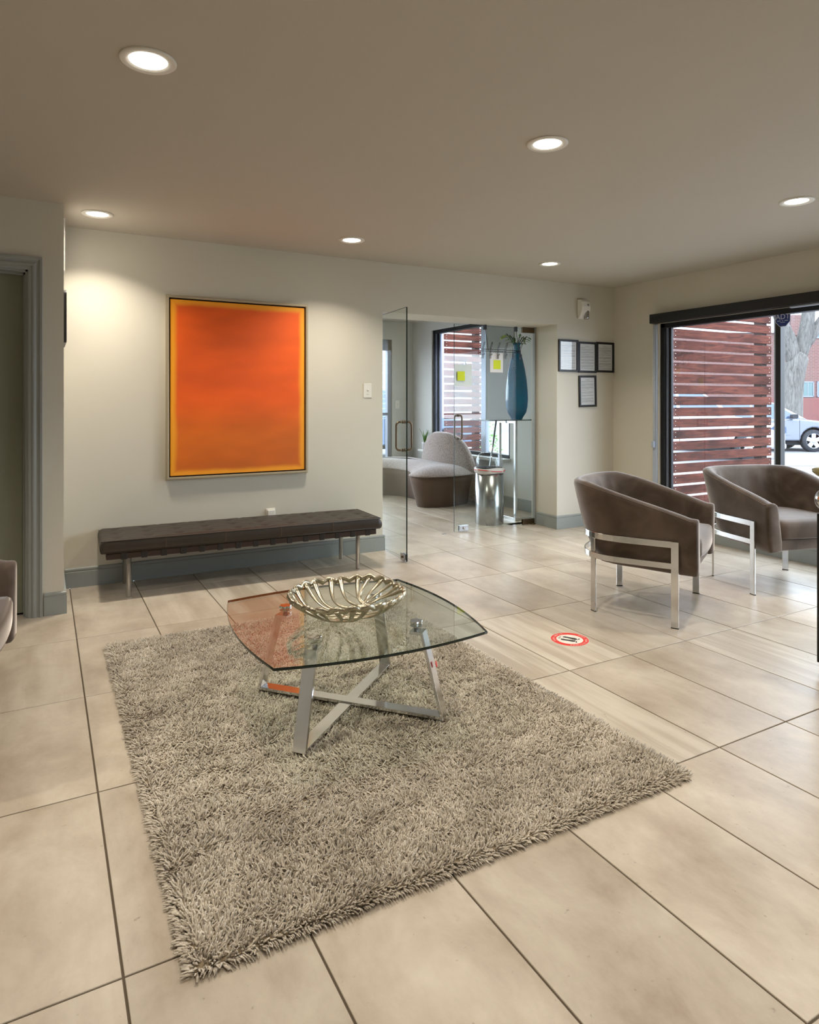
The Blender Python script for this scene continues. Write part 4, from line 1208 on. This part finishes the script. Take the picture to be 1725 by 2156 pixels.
for k in range(NLV):
    t_ = (k/(NLV-1))**1.6
    vs += [(*(p.lerp(q, t_)), 0.380+0.105*(1-(1-t_)**2.6)) for p, q in zip(so, near_pts)]
ff = [(a*n+k, a*n+(k+1) % n, (a+1)*n+(k+1) % n, (a+1)*n+k) for a in range(NLV) for k in range(n)]
MB().add(vs, ff, True).build('seat', 'boucle', cb)
MB().tube([(*p, 0.376) for p in shrink(so, sg*-0.001)], 0.006, 6, closed=True).build('piping', 'boucle', cb)
# rounded backrest along the window
bk = MB(); NB = 40; sec_n = 20; vs = []
for i in range(NB+1):
    f = i/NB; y = 6.72+1.36*f
    cxb = 4.62-0.10*math.sin(PI*f)+0.04
    hh = 0.06+0.77*(1-abs(2*f-1)**3.0)**0.55 if 0 < f < 1 else 0.06
    hh = max(hh, 0.1); hw_ = 0.085*(0.35+0.65*math.sin(PI*max(0.03, min(0.97, f)))**0.4)
    for q in range(sec_n):
        a = 2*PI*q/sec_n
        e = 0.7
        x_ = math.copysign(abs(math.cos(a))**e, math.cos(a)); z_ = math.copysign(abs(math.sin(a))**e, math.sin(a))
        vs.append((cxb+hw_*x_, y, 0.04+hh/2+hh/2*z_))
fs = [(i*sec_n+q, i*sec_n+(q+1) % sec_n, (i+1)*sec_n+(q+1) % sec_n, (i+1)*sec_n+q) for i in range(NB) for q in range(sec_n)]
fs += [tuple(range(sec_n)), tuple(NB*sec_n+q for q in range(sec_n))]
bk.add(vs, fs, True); bk.build('backrest', 'boucle', cb)

# ---------------------------------------------------------------- plant behind the bench
pp = thing('potted_plant', 'small leafy plant on the lobby window sill behind the curved bench', 'plant', (4.80, 8.26, LWZ0+0.0005))
MB().lathe([(0.032, 0.0), (0.042, 0.08), (0.044, 0.10), (0.038, 0.10), (0.036, 0.085), (0.0, 0.085)], n=24).build('pot', 'pot', pp)
MB().lathe([(0.035, 0.09), (0.0, 0.093)], n=20, cap=False).build('soil', 'stem', pp)
for k in range(9):
    a = k*2.4; ln_ = 0.16+0.05*math.sin(k*1.7)
    m = MB(); vs = []
    for q in range(9):
        f = q/8; w = 0.011*math.sin(PI*(0.12+0.88*f)**0.8)+0.001
        out = 0.01+0.08*f*f*(0.6+0.4*math.sin(k)); z = 0.088+ln_*f
        c, s_ = math.cos(a), math.sin(a)
        vs += [(out*c-w*s_, out*s_+w*c, z), (out*c*0.93, out*s_*0.93, z-0.002), (out*c+w*s_, out*s_-w*c, z)]
    fs = [(q*3+p, q*3+p+1, q*3+p+4, q*3+p+3) for q in range(8) for p in range(2)]
    o = m.add(vs, fs, True).build('leaf', 'leaf', pp); sd = o.modifiers.new('solid', 'SOLIDIFY'); sd.thickness = 0.002

# ---------------------------------------------------------------- console table, vase, bin (lobby)
ct = thing('console_table', 'tall slim console with glass top and chrome sled legs in the lobby', 'table', (0, 0, 0))
MB().box(4.02, 4.80, 5.60, 5.95, 1.062, 1.072).build('glass_top', plain('dark_glass_top', (60, 72, 70), 0.05, spec=0.8), ct, bevel=0.002)
sl = MB()
for x in (4.39,):
    sl.box(x-0.014, x+0.014, 5.62, 5.65, 0.0005, 1.060); sl.box(x-0.014, x+0.014, 5.90, 5.93, 0.0005, 1.060); sl.box(x-0.014, x+0.014, 5.65, 5.90, 0.0005, 0.028); sl.box(x-0.014, x+0.014, 5.65, 5.90, 1.032, 1.060)
sl.box(4.40, 4.75, 5.625, 5.645, 0.004, 0.024)
sl.box(4.74, 4.768, 5.62, 5.65, 0.0005, 1.060)
sl.build('sled_leg', 'chrome', ct, bevel=0.002)
sr = MB(); sr.tube([(4.31, 5.87, 1.060), (4.14, 5.87, 0.03)], 0.010, 10); sr.tube([(4.14, 5.87, 0.012), (4.38, 5.87, 0.012)], 0.009, 10)
sr.build('slanted_leg', 'chrome', ct)
vz = thing('blue_vase', 'tall blue glass bottle vase holding green lily stems', 'vase', (4.515, 5.775, 1.073))
vp = [(0.058, 0.0), (0.062, 0.004), (0.068, 0.02), (0.105, 0.075), (0.118, 0.14), (0.123, 0.22), (0.119, 0.32), (0.108, 0.43), (0.090, 0.54), (0.068, 0.64), (0.048, 0.71), (0.038, 0.75), (0.036, 0.80), (0.046, 0.828), (0.042, 0.828), (0.032, 0.80), (0.034, 0.75)]
VG, ntv, bv = new_mat('blue_vase_glass')
bv.inputs['Base Color'].default_value = (*lin((20, 116, 158)), 1); bv.inputs['Roughness'].default_value = 0.05
bv.inputs['Coat Weight'].default_value = 0.5
trn = N(ntv, 'ShaderNodeBsdfTransparent'); trn.inputs['Color'].default_value = (0.05, 0.42, 0.62, 1)
mxv = N(ntv, 'ShaderNodeMixShader'); mxv.inputs[0].default_value = 0.25
ntv.links.new(bv.outputs[0], mxv.inputs[1]); ntv.links.new(trn.outputs[0], mxv.inputs[2]); ntv.links.new(mxv.outputs[0], ntv.nodes['Material Output'].inputs['Surface'])
MB().lathe(vp, n=40, cap=False).build('vase_body', VG, vz)
fw = thing('lily_stems', 'green leafy lily stems with pale buds in the blue vase', 'flowers', (4.515, 5.775, 1.073))
rnd = random.Random(3)
for k in range(6):
    a = k*1.05+0.4; q0 = Vector((0.05*math.cos(a+2), 0.05*math.sin(a+2), 0.16+0.05*k))
    tip = Vector((0.13*math.cos(a), 0.08*math.sin(a), 0.90+0.03*rnd.random()))
    nk = Vector((0.02*math.cos(a), 0.02*math.sin(a), 0.79))
    MB().tube([q0, q0*0.5+nk*0.5, nk, nk*0.4+tip*0.6+Vector((0, 0, 0.02)), tip], 0.005, 6).build('stem', 'stem', fw)
    for j in range(4):
        b_ = a+rnd.uniform(-1.0, 1.0); p0 = nk.lerp(tip, 0.3+0.2*j); L_ = 0.075; w = 0.017
        d_ = Vector((math.cos(b_), math.sin(b_)*0.7, 0.25-0.25*j*0.3)).normalized(); sd_ = d_.cross(Vector((0, 0, 1))).normalized()
        vs = [p0, p0+d_*L_*0.4+sd_*w, p0+d_*L_*0.4-sd_*w, p0+d_*L_*0.75+sd_*w*0.8-Vector((0, 0, 0.01)), p0+d_*L_*0.75-sd_*w*0.8-Vector((0, 0, 0.01)), p0+d_*L_-Vector((0, 0, 0.025))]
        o = MB().add(vs, [(0, 1, 2), (1, 3, 4, 2), (3, 5, 4)], True).build('leaf', 'leaf', fw); o.modifiers.new('solid', 'SOLIDIFY').thickness = 0.0015
bud = thing('x', 'x', 'x') if False else None
mb_ = MB()
for p in ((-0.215, 0.0, 0.865), (-0.19, -0.02, 0.895)):
    path = [Vector((-0.11, 0, 0.90)), Vector((-0.16, 0, 0.90)), Vector(p)]
    mb_.tube(path, 0.012, 8, scales=[0.3, 0.9, 1.1], up=(0, 1, 0))
mb_.build('pale_bud', plain('pale_green', (168, 186, 110), 0.6), fw)

tr_ = thing('waste_bin', 'tall brushed steel cylinder bin behind the closed glass door', 'bin', (4.058, 5.645, 0))
BR = 0.146
MB().lathe([(BR-0.002, 0.0005), (BR, 0.004), (BR, 0.555), (BR-0.006, 0.555), (BR-0.006, 0.02), (0.0, 0.02)], n=56, cap=False).build('cylinder', 'steel', tr_)
ln2 = MB(); vs = []; nn = 64
for (r, z, wv_) in ((BR-0.008, 0.50, 0), (BR-0.005, 0.575, 0.002), (BR+0.003, 0.582, 0.003), (BR+0.010, 0.570, 0.006), (BR+0.010, 0.540, 0.006), (BR+0.005, 0.525, 0.003)):
    for k in range(nn):
        a = 2*PI*k/nn; rr = r+wv_*math.sin(a*7+z*30); vs.append((rr*math.cos(a), rr*math.sin(a), z+0.006*math.sin(a*3)*(1 if wv_ else 0)))
ln2.add(vs, [(i*nn+k, i*nn+(k+1) % nn, (i+1)*nn+(k+1) % nn, (i+1)*nn+k) for i in range(5) for k in range(nn)], True)
o = ln2.build('bin_liner', 'liner', tr_); o.modifiers.new('solid', 'SOLIDIFY').thickness = 0.001
ds = MB(); ds.tube([((BR+0.012)*math.cos(a), (BR+0.012)*math.sin(a), 0.556+0.008*math.sin(a*2+1)) for a in [2*PI*k/48 for k in range(48)]], 0.0045, 6, closed=True)
ds.build('red_drawstring', 'red', tr_)
MB().lathe([(BR-0.01, 0.0), (BR-0.01, 0.004), (0.0, 0.004)], n=40).build('opening', 'shadowpaint', tr_, loc=(0, 0, 0.577))  # black disc stands in for the shade inside the bin
MB().lathe([(BR-0.006, 0.59), (BR-0.006, 0.66), (BR-0.02, 0.705), (0.09, 0.735), (0.0, 0.745)], n=40, cap=False).build('clear_lid', 'clearplastic', tr_)

# ---------------------------------------------------------------- black table edge at right
bt_ = thing('black_side_table', 'black-sided table cut off by the right photo edge', 'side table', (3.433, 1.663, 0))
MB().box(-0.272, 0.30, -0.45, 0.135, 0.05, 0.745).build('cabinet', 'black', bt_, bevel=0.003)
MB().box(-0.24, 0.27, -0.42, 0.105, 0.0005, 0.05).build('plinth', 'shadowpaint', bt_)  # near-black base paints in the shadow below the cabinet
sb = thing('silver_urn', 'small silver urn with olive-gold lid on the black table at right edge', 'ornament', (3.20, 1.765, 0.7455))
MB().lathe([(0.028, 0.0), (0.028, 0.004)]+[(0.058*math.sin(R(a)), 0.062-0.058*math.cos(R(a))) for a in range(30, 160, 10)]+[(0.012, 0.125), (0.010, 0.165), (0.0, 0.166)], n=32).build('urn_body', 'chrome', sb)
MB().lathe([(0.012, 0.160), (0.045, 0.172), (0.066, 0.190), (0.068, 0.204), (0.05, 0.212), (0.015, 0.216), (0.0, 0.217)], n=28).build('lid', plain('olive_gold', (150, 142, 96), 0.4, metal=0.4), sb)

# ================================================================= outside
EZ = -0.15
def W(px, d, z=0.0):
    """a place d metres ahead, straight out from the room window"""
    a = (px-862.5)/1398.0; c, s_ = math.cos(0.5034), math.sin(0.5034)
    return (d*(a*c+s_), d*(c-a*s_), z)
gr_ = MB().box(XR+0.13, 70, -30, 60, EZ-0.1, EZ).box(LX+0.13, XR+0.13, YI+0.02, 60, EZ-0.1, EZ).box(-20, LX+0.13, LYB+0.14, 60, EZ-0.1, EZ).build('ground', 'asphalt')
structure(gr_, 'pale paved parking lot outside', 'ground')
pv = structure(MB().box(XR+0.14, 10.8, -10, 4.0, EZ+0.001, EZ+0.03).build('sidewalk', 'concrete'), 'pale concrete walk outside the large window', 'path')
lw_ = MB().box(5.3, 10.0, 9.6, 14.5, EZ+0.001, EZ+0.05).build('lawn', 'grass'); structure(lw_, 'green lawn outside the lobby window', 'lawn')
ks = thing('parking_kerb', 'pale concrete wheel stop lying behind the parked white car nose', 'kerb', W(1668, 14.6, EZ), -0.5034)
MB().prism([(-0.09, 0.0), (0.09, 0.0), (0.06, 0.13), (-0.06, 0.13)], -0.9, 0.5, axis='x').build('wheel_stop', 'concrete', ks, bevel=0.01)

def slat_screen(name, label, x0, x1, y, ztop, pitch, posts):
    t = thing(name, label, 'fence', (0, y, 0))
    hb = pitch*0.79; k = 0; z = ztop; me = None
    while z-hb > EZ+0.02:
        if me is None:
            m_ = MB().box(-(x1-x0)/2, (x1-x0)/2, -0.011, 0.011, -hb/2, hb/2); o = m_.build('slat', 'slat', t, bevel=0.002); me = o.data
            first = o
        else:
            o = first.copy(); col.objects.link(o)
        o.parent = t; o.location = ((x0+x1)/2+0.004*math.sin(k*5.1), 0, z-hb/2)
        k += 1; z -= pitch
    for px in posts:
        MB().box(px-0.045, px+0.045, 0.012, 0.10, EZ+0.001, ztop+0.02).build('post', 'post', t)
    nl = MB(); zz = ztop
    for j in range(k):
        for px in (x0+0.035, x1-0.035):
            for dz in (0.022, hb-0.022): nl.box(px-0.003, px+0.003, -0.0135, -0.011, zz-dz-0.003, zz-dz+0.003)
        zz -= pitch
    q = nl.build('nail_heads', 'nail', t); q['kind'] = 'stuff'
    return t
slat_screen('slatted_screen', 'red-brown horizontal slat screen outside the large window', 5.385, 6.95, 4.45, 2.31, 0.1105, (6.86,))
slat_screen('slatted_screen', 'red-brown slat screen outside the lobby window behind the curved bench', 5.35, 6.04, 8.62, 2.52, 0.1105, (5.97,))

def car(name, label, paint, kind, loc, rz):
    t = thing(name, label, 'car', loc, rz)
    if kind == 'sedan':
        body = [(-2.22, 0.30), (-2.25, 0.55), (-2.18, 0.85), (-1.6, 0.93), (1.05, 0.92), (1.6, 0.86), (2.1, 0.74), (2.25, 0.58), (2.25, 0.32), (2.1, 0.20), (-2.1, 0.20)]
        roof = [(-1.75, 0.92), (-1.10, 1.36), (-0.7, 1.42), (0.10, 1.42), (0.42, 1.37), (1.22, 0.91)]
        wf, wr_, wr = 1.40, -1.35, 0.315
    else:
        body = [(-2.28, 0.40), (-2.30, 0.7), (-2.22, 1.05), (-1.6, 1.08), (1.0, 1.06), (1.7, 0.98), (2.15, 0.84), (2.28, 0.62), (2.28, 0.38), (2.1, 0.26), (-2.1, 0.26)]
        roof = [(-2.15, 1.07), (-1.9, 1.62), (-1.3, 1.72), (0.15, 1.70), (0.40, 1.62), (1.12, 1.05)]
        wf, wr_, wr = 1.42, -1.40, 0.345
    hwid = 0.86
    # body with wheel arches cut from the side silhouette
    pts = body[:-2]
    low = body[-2][1]
    archy = []
    for wc in (wf, wr_):
        rr = wr+0.06
        archy.append([(wc+rr*math.cos(a), max(low, wr+rr*math.sin(a))) for a in [R(v) for v in range(0, 181, 20)]])
    poly = pts+[(body[-2][0], low)]+[p for p in archy[0]]+[p for p in archy[1]]+[(body[-1][0], low)]
    MB().prism(poly, -hwid, hwid, axis='y').build('body', paint, t, bevel=0.04, seg=3, angle=50)
    MB().box(wr_-0.45, wf+0.45, -hwid+0.26, hwid-0.26, low-0.02, 0.75).build('underbody', 'rubber', t)
    # tapered greenhouse
    vs = []
    for s_ in (-1, 1):
        for (x, z) in roof:
            f = (z-roof[0][1])/(max(p[1] for p in roof)-roof[0][1]); vs.append((x, s_*(hwid-0.03-0.17*f), z))
    k = len(roof)
    m = MB().add(vs, [tuple(range(k))[::-1], tuple(range(k, 2*k))]+[(i, (i+1) % k, k+(i+1) % k, k+i) for i in range(k)])
    m.build('cabin', paint, t, bevel=0.03, seg=3, angle=30)
    zt = max(p[1] for p in roof)-0.07; z0 = roof[0][1]+0.02
    def side_y(z): return hwid-0.03-0.17*(z-roof[0][1])/(zt+0.07-roof[0][1])
    def sx(z, front):
        a, b = (roof[-1], roof[-2]) if front else (roof[0], roof[1])
        f = min(1, (z-a[1])/(b[1]-a[1])); return a[0]+(b[0]-a[0])*f
    for s_ in (-1, 1):
        split = -0.25
        for (xa0, xa1, xb0, xb1) in ((split+0.04, split+0.04, sx(z0, True)-0.14, sx(zt, True)-0.10), (sx(z0, False)+0.25, sx(zt, False)+0.12, split-0.04, split-0.04)):
            vs = [(xa0, s_*(side_y(z0)+0.006), z0), (xb0, s_*(side_y(z0)+0.006), z0), (xb1, s_*(side_y(zt)+0.006), zt), (xa1, s_*(side_y(zt)+0.006), zt)]
            vs += [(v[0], v[1]-s_*0.01, v[2]) for v in vs]
            MB().add(vs, [(0, 1, 2, 3), (4, 5, 6, 7), (0, 1, 5, 4), (1, 2, 6, 5), (2, 3, 7, 6), (3, 0, 4, 7)]).build('side_window', 'carglass', t)
    # windscreen
    a, b = Vector((roof[-1][0], 0, roof[-1][1])), Vector((roof[-2][0], 0, roof[-2][1]))
    nrm = Vector((b.z-a.z, 0, a.x-b.x)).normalized(); nrm = nrm if nrm.z > 0 else -nrm
    a2, b2 = a.lerp(b, 0.06)+nrm*0.012, a.lerp(b, 0.93)+nrm*0.012
    w0, w1_ = hwid-0.12, hwid-0.26
    vs = [(a2.x, -w0, a2.z), (a2.x, w0, a2.z), (b2.x, w1_, b2.z), (b2.x, -w1_, b2.z)]; vs += [(v[0]-nrm.x*0.01, v[1], v[2]-nrm.z*0.01) for v in vs]
    MB().add(vs, [(0, 1, 2, 3), (4, 5, 6, 7), (0, 1, 5, 4), (1, 2, 6, 5), (2, 3, 7, 6), (3, 0, 4, 7)]).build('windscreen', 'carglass', t)
    for s_ in (-1, 1):
        mz = z0+0.06
        mm_ = MB(); mm_.prism(rrect(0.17, 0.12, 0.04, cx=roof[-1][0]-0.42, cy=mz), s_*(hwid+0.02), s_*(hwid+0.17), axis='y'); mm_.box(roof[-1][0]-0.45, roof[-1][0]-0.38, min(s_*(hwid-0.06), s_*(hwid+0.03)), max(s_*(hwid-0.06), s_*(hwid+0.03)), mz-0.05, mz-0.01)
        mm_.build('wing_mirror', 'rubber', t, bevel=0.015)
        for wc in (wf, wr_):
            wm = MB(); yo = s_*(hwid-0.02)
            wm.lathe([(wr*0.66, yo), (wr*0.72, yo), (wr*0.94, yo-s_*0.01), (wr, yo-s_*0.04), (wr, yo-s_*0.18), (wr*0.6, yo-s_*0.19), (0, yo-s_*0.19)], cx=wc, cy=wr, axis='y', n=40, cap=False)
            wh = wm.build('wheel', 'rubber', t)
            sp_ = MB(); sp_.lathe([(0.0, yo-s_*0.01), (0.07, yo-s_*0.01), (0.07, yo-s_*0.05)], cx=wc, cy=wr, axis='y', n=20, cap=False)
            for q in range(5):
                aq = 2*PI*q/5+0.3; c_, s2 = math.cos(aq), math.sin(aq); e0, e1, r0, r1 = 0.05, 0.028, 0.04, wr*0.70
                pts2 = [(wc+r0*c_-e0*s2, wr+r0*s2+e0*c_), (wc+r0*c_+e0*s2, wr+r0*s2-e0*c_), (wc+r1*c_+e1*s2*2, wr+r1*s2-e1*c_*2), (wc+r1*c_-e1*s2*2, wr+r1*s2+e1*c_*2)]
                sp_.prism(pts2, yo-s_*0.05, yo-s_*0.02, axis='y')
            sp_.lathe([(wr*0.64, yo-s_*0.05), (wr*0.64, yo-s_*0.005), (wr*0.70, yo-s_*0.003), (wr*0.70, yo-s_*0.05)], cx=wc, cy=wr, axis='y', n=40, cap=False)
            sp_.build('alloy_rim', 'alloy', wh)
        dr = MB(); yo = s_*(hwid+0.001)
        for xx in (roof[-1][0]-0.22, -0.25, -1.15): dr.box(xx-0.006, xx+0.006, min(yo, yo-s_*0.01), max(yo, yo-s_*0.01), 0.30, z0-0.05)
        dr.build('door_seam', 'rubber', t)
        dh = MB(); dh.prism(rrect(0.85, 0.05, 0.02, cx=0.35, cy=0.50), min(yo, yo+s_*0.015), max(yo, yo+s_*0.015), axis='y'); dh.build('rub_strip', paint, t)
        hl = MB().prism([(1.95, 0.62), (2.27, 0.56), (2.27, 0.70), (2.12, 0.78)] if kind == 'sedan' else [(1.9, 0.76), (2.29, 0.66), (2.29, 0.80), (2.1, 0.90)], s_*(hwid-0.22), s_*(hwid+0.004), axis='y')
        hl.build('headlamp', 'carglass', t)
    gl_ = MB()
    for q in range(3): gl_.box(2.25, 2.30, -0.55, 0.55, 0.38+q*0.075, 0.40+q*0.075+0.02)
    gl_.build('grille', 'rubber', t)
    MB().box(2.2, 2.34, -0.80, 0.80, low+0.02, low+0.14).build('bumper_lip', 'lightmetal' if kind == 'suv' else paint, t, bevel=0.03)
    return t
fwd = Vector((math.sin(0.5034), math.cos(0.5034), 0)); rgt = Vector((math.cos(0.5034), -math.sin(0.5034), 0))
def along(px, d, shift): 
    p = Vector(W(px, d, EZ)); return tuple(p+rgt*shift+fwd*0.86)
car('parked_car', 'silver sedan parked beyond the tree, seen right of the mullion', 'carsilver', 'sedan', along(1716, 18.6, -1.40), -0.5034-0.06)
car('parked_car', 'white parked car whose nose shows beside the mullion, behind the slat screen', 'carwhite', 'suv', along(1657, 15.8, -2.30), -0.5034)
car('parked_car', 'blue-grey parked car glimpsed through the narrow lobby window', 'carblue', 'suv', tuple(Vector(W(812, 17.0, EZ))), -0.5034+0.3)

# tree
tr = thing('bare_tree', 'grey-barked bare tree forking in front of the brick building', 'tree', W(1668, 24, EZ))
def T(px, z, d=0.0):
    p = Vector(W(px, 24+d, 0))-Vector(W(1668, 24, 0)); return (p.x, p.y, z-EZ)
def zpy(py, d=24): return 1.267-(py-845)*d/1398
tk = MB()
tk.tube([T(1666, EZ), T(1666, 0.6), T(1668, zpy(840)), T(1671, zpy(800)), T(1676, zpy(770)), T(1680, zpy(752)), T(1682, zpy(742))], 0.36, 18, scales=[1.35, 1.05, 0.98, 0.95, 0.97, 0.98, 0.6])
tk.build('trunk', 'bark', tr)
for pts, r_, sc_ in (([T(1674, zpy(775)), T(1668, zpy(745)), T(1660, zpy(715)), T(1649, zpy(690)), T(1641, zpy(665)), T(1630, zpy(610), 1), T(1620, zpy(540), 1.5)], 0.27, [0.8, 1.0, 1.0, 0.9, 0.75, 0.5, 0.3]),
                     ([T(1681, zpy(770)), T(1689, zpy(735)), T(1696, zpy(705)), T(1701, zpy(675)), T(1704, zpy(645)), T(1712, zpy(590)), T(1716, zpy(500))], 0.25, [0.8, 1.0, 1.0, 0.9, 0.8, 0.55, 0.3]),
                     ([T(1692, zpy(735)), T(1706, zpy(712)), T(1720, zpy(690)), T(1736, zpy(665)), T(1780, zpy(600))], 0.19, [0.9, 1.0, 0.9, 0.7, 0.4]),
                     ([T(1702, zpy(655)), T(1714, zpy(640)), T(1730, zpy(632)), T(1750, zpy(600))], 0.10, [1, 0.8, 0.6, 0.4])):
    tk = MB().tube(pts, r_, 14, scales=sc_); tk.build('branch', 'bark', tr)

# brick building far behind
bd = thing('brick_building', 'pinkish brick building with teal windows behind the tree', 'building', W(1600, 34, EZ), -0.5034)
def bx(px): return (px-1600)/1398*34
def bz(py): return 1.267-(py-845)*34/1398-EZ
MB().box(bx(1250), bx(1950), 0, 6, 0, bz(700)).build('brick_wall', 'brick', bd)
MB().box(bx(1250), bx(1950), 0.05, 5.9, bz(700), bz(590)).build('upper_wall', 'siding', bd)
MB().box(bx(1250), bx(1950), -0.12, 0.06, bz(701), bz(697)).build('ledge', 'siding', bd)
MB().box(bx(1663), bx(1687), -0.15, 0.04, bz(706), bz(664)).build('brick_bay', 'brick', bd)
MB().box(bx(1250), bx(1950), -0.05, 0.02, 0.0, bz(838)).build('plinth', plain('dark_brick', (110, 72, 70), 0.9), bd)
for (p0, p1, q0, q1) in ((1688, 1714, 803, 836), (1720, 1746, 803, 836), (1716, 1740, 690, 712)):
    w_ = MB(); x0, x1, z0, z1 = bx(p0), bx(p1), bz(q1), bz(q0)
    w_.box(x0, x1, -0.04, 0.02, z0, z0+0.06).box(x0, x1, -0.04, 0.02, z1-0.06, z1).box(x0, x0+0.06, -0.04, 0.02, z0, z1).box(x1-0.06, x1, -0.04, 0.02, z0, z1).box((x0+x1)/2-0.02, (x0+x1)/2+0.02, -0.03, 0.02, z0, z1)
    wn_ = w_.build('window', 'greymetal', bd)
    MB().box(x0+0.06, x1-0.06, -0.02, 0.01, z0+0.06, z1-0.06).build('pane', M.setdefault('teal', plain('teal_pane', (74, 98, 102), 0.2)), wn_)
# pale sided house glimpsed through the lobby windows
hs = thing('sided_house', 'white clapboard house glimpsed through the lobby windows', 'building', W(900, 30, EZ), -0.5034)
m = MB(); m.box(-3.5, 3.2, 0.02, 5, 0, 6.4); m.build('house_wall', 'siding', hs)
for k in range(30):
    MB().prism([(0.02, k*0.2), (-0.03, k*0.2), (-0.005, k*0.2+0.2), (0.02, k*0.2+0.2)], -3.5, 3.2, axis='x').build('clapboard', 'siding', hs)
MB().prism([(-0.5, 6.4), (5.5, 6.4), (2.5, 8.2)], -3.8, 3.5, axis='x').build('roof', 'asphalt', hs)
# shrub at the foot of the lobby screen
sb2 = thing('shrub', 'small leafy green shrub outside beside the lobby slat screen', 'shrub', (6.35, 8.9, EZ))
MB().tube([(0, 0, 0.02), (0.02, 0, 0.5), (0, 0.02, 0.9)], 0.02, 6).build('stem', 'stem', sb2)
rnd = random.Random(11); lf = MB()
for k in range(420):
    a = rnd.uniform(0, 2*PI); ph = math.acos(rnd.uniform(-1, 1)); r_ = rnd.uniform(0.2, 1)**0.5
    c_ = Vector((0.26*r_*math.sin(ph)*math.cos(a), 0.26*r_*math.sin(ph)*math.sin(a), 0.68+0.42*r_*math.cos(ph)))
    d_ = Vector((rnd.uniform(-1, 1), rnd.uniform(-1, 1), rnd.uniform(-0.4, 1))).normalized(); s_ = d_.orthogonal().normalized(); L_ = rnd.uniform(0.04, 0.07)
    lf.add([c_, c_+d_*L_*0.5+s_*L_*0.25, c_+d_*L_, c_+d_*L_*0.5-s_*L_*0.25], [(0, 1, 2, 3)])
q = lf.build('leaves', 'leaf', sb2); q['kind'] = 'stuff'
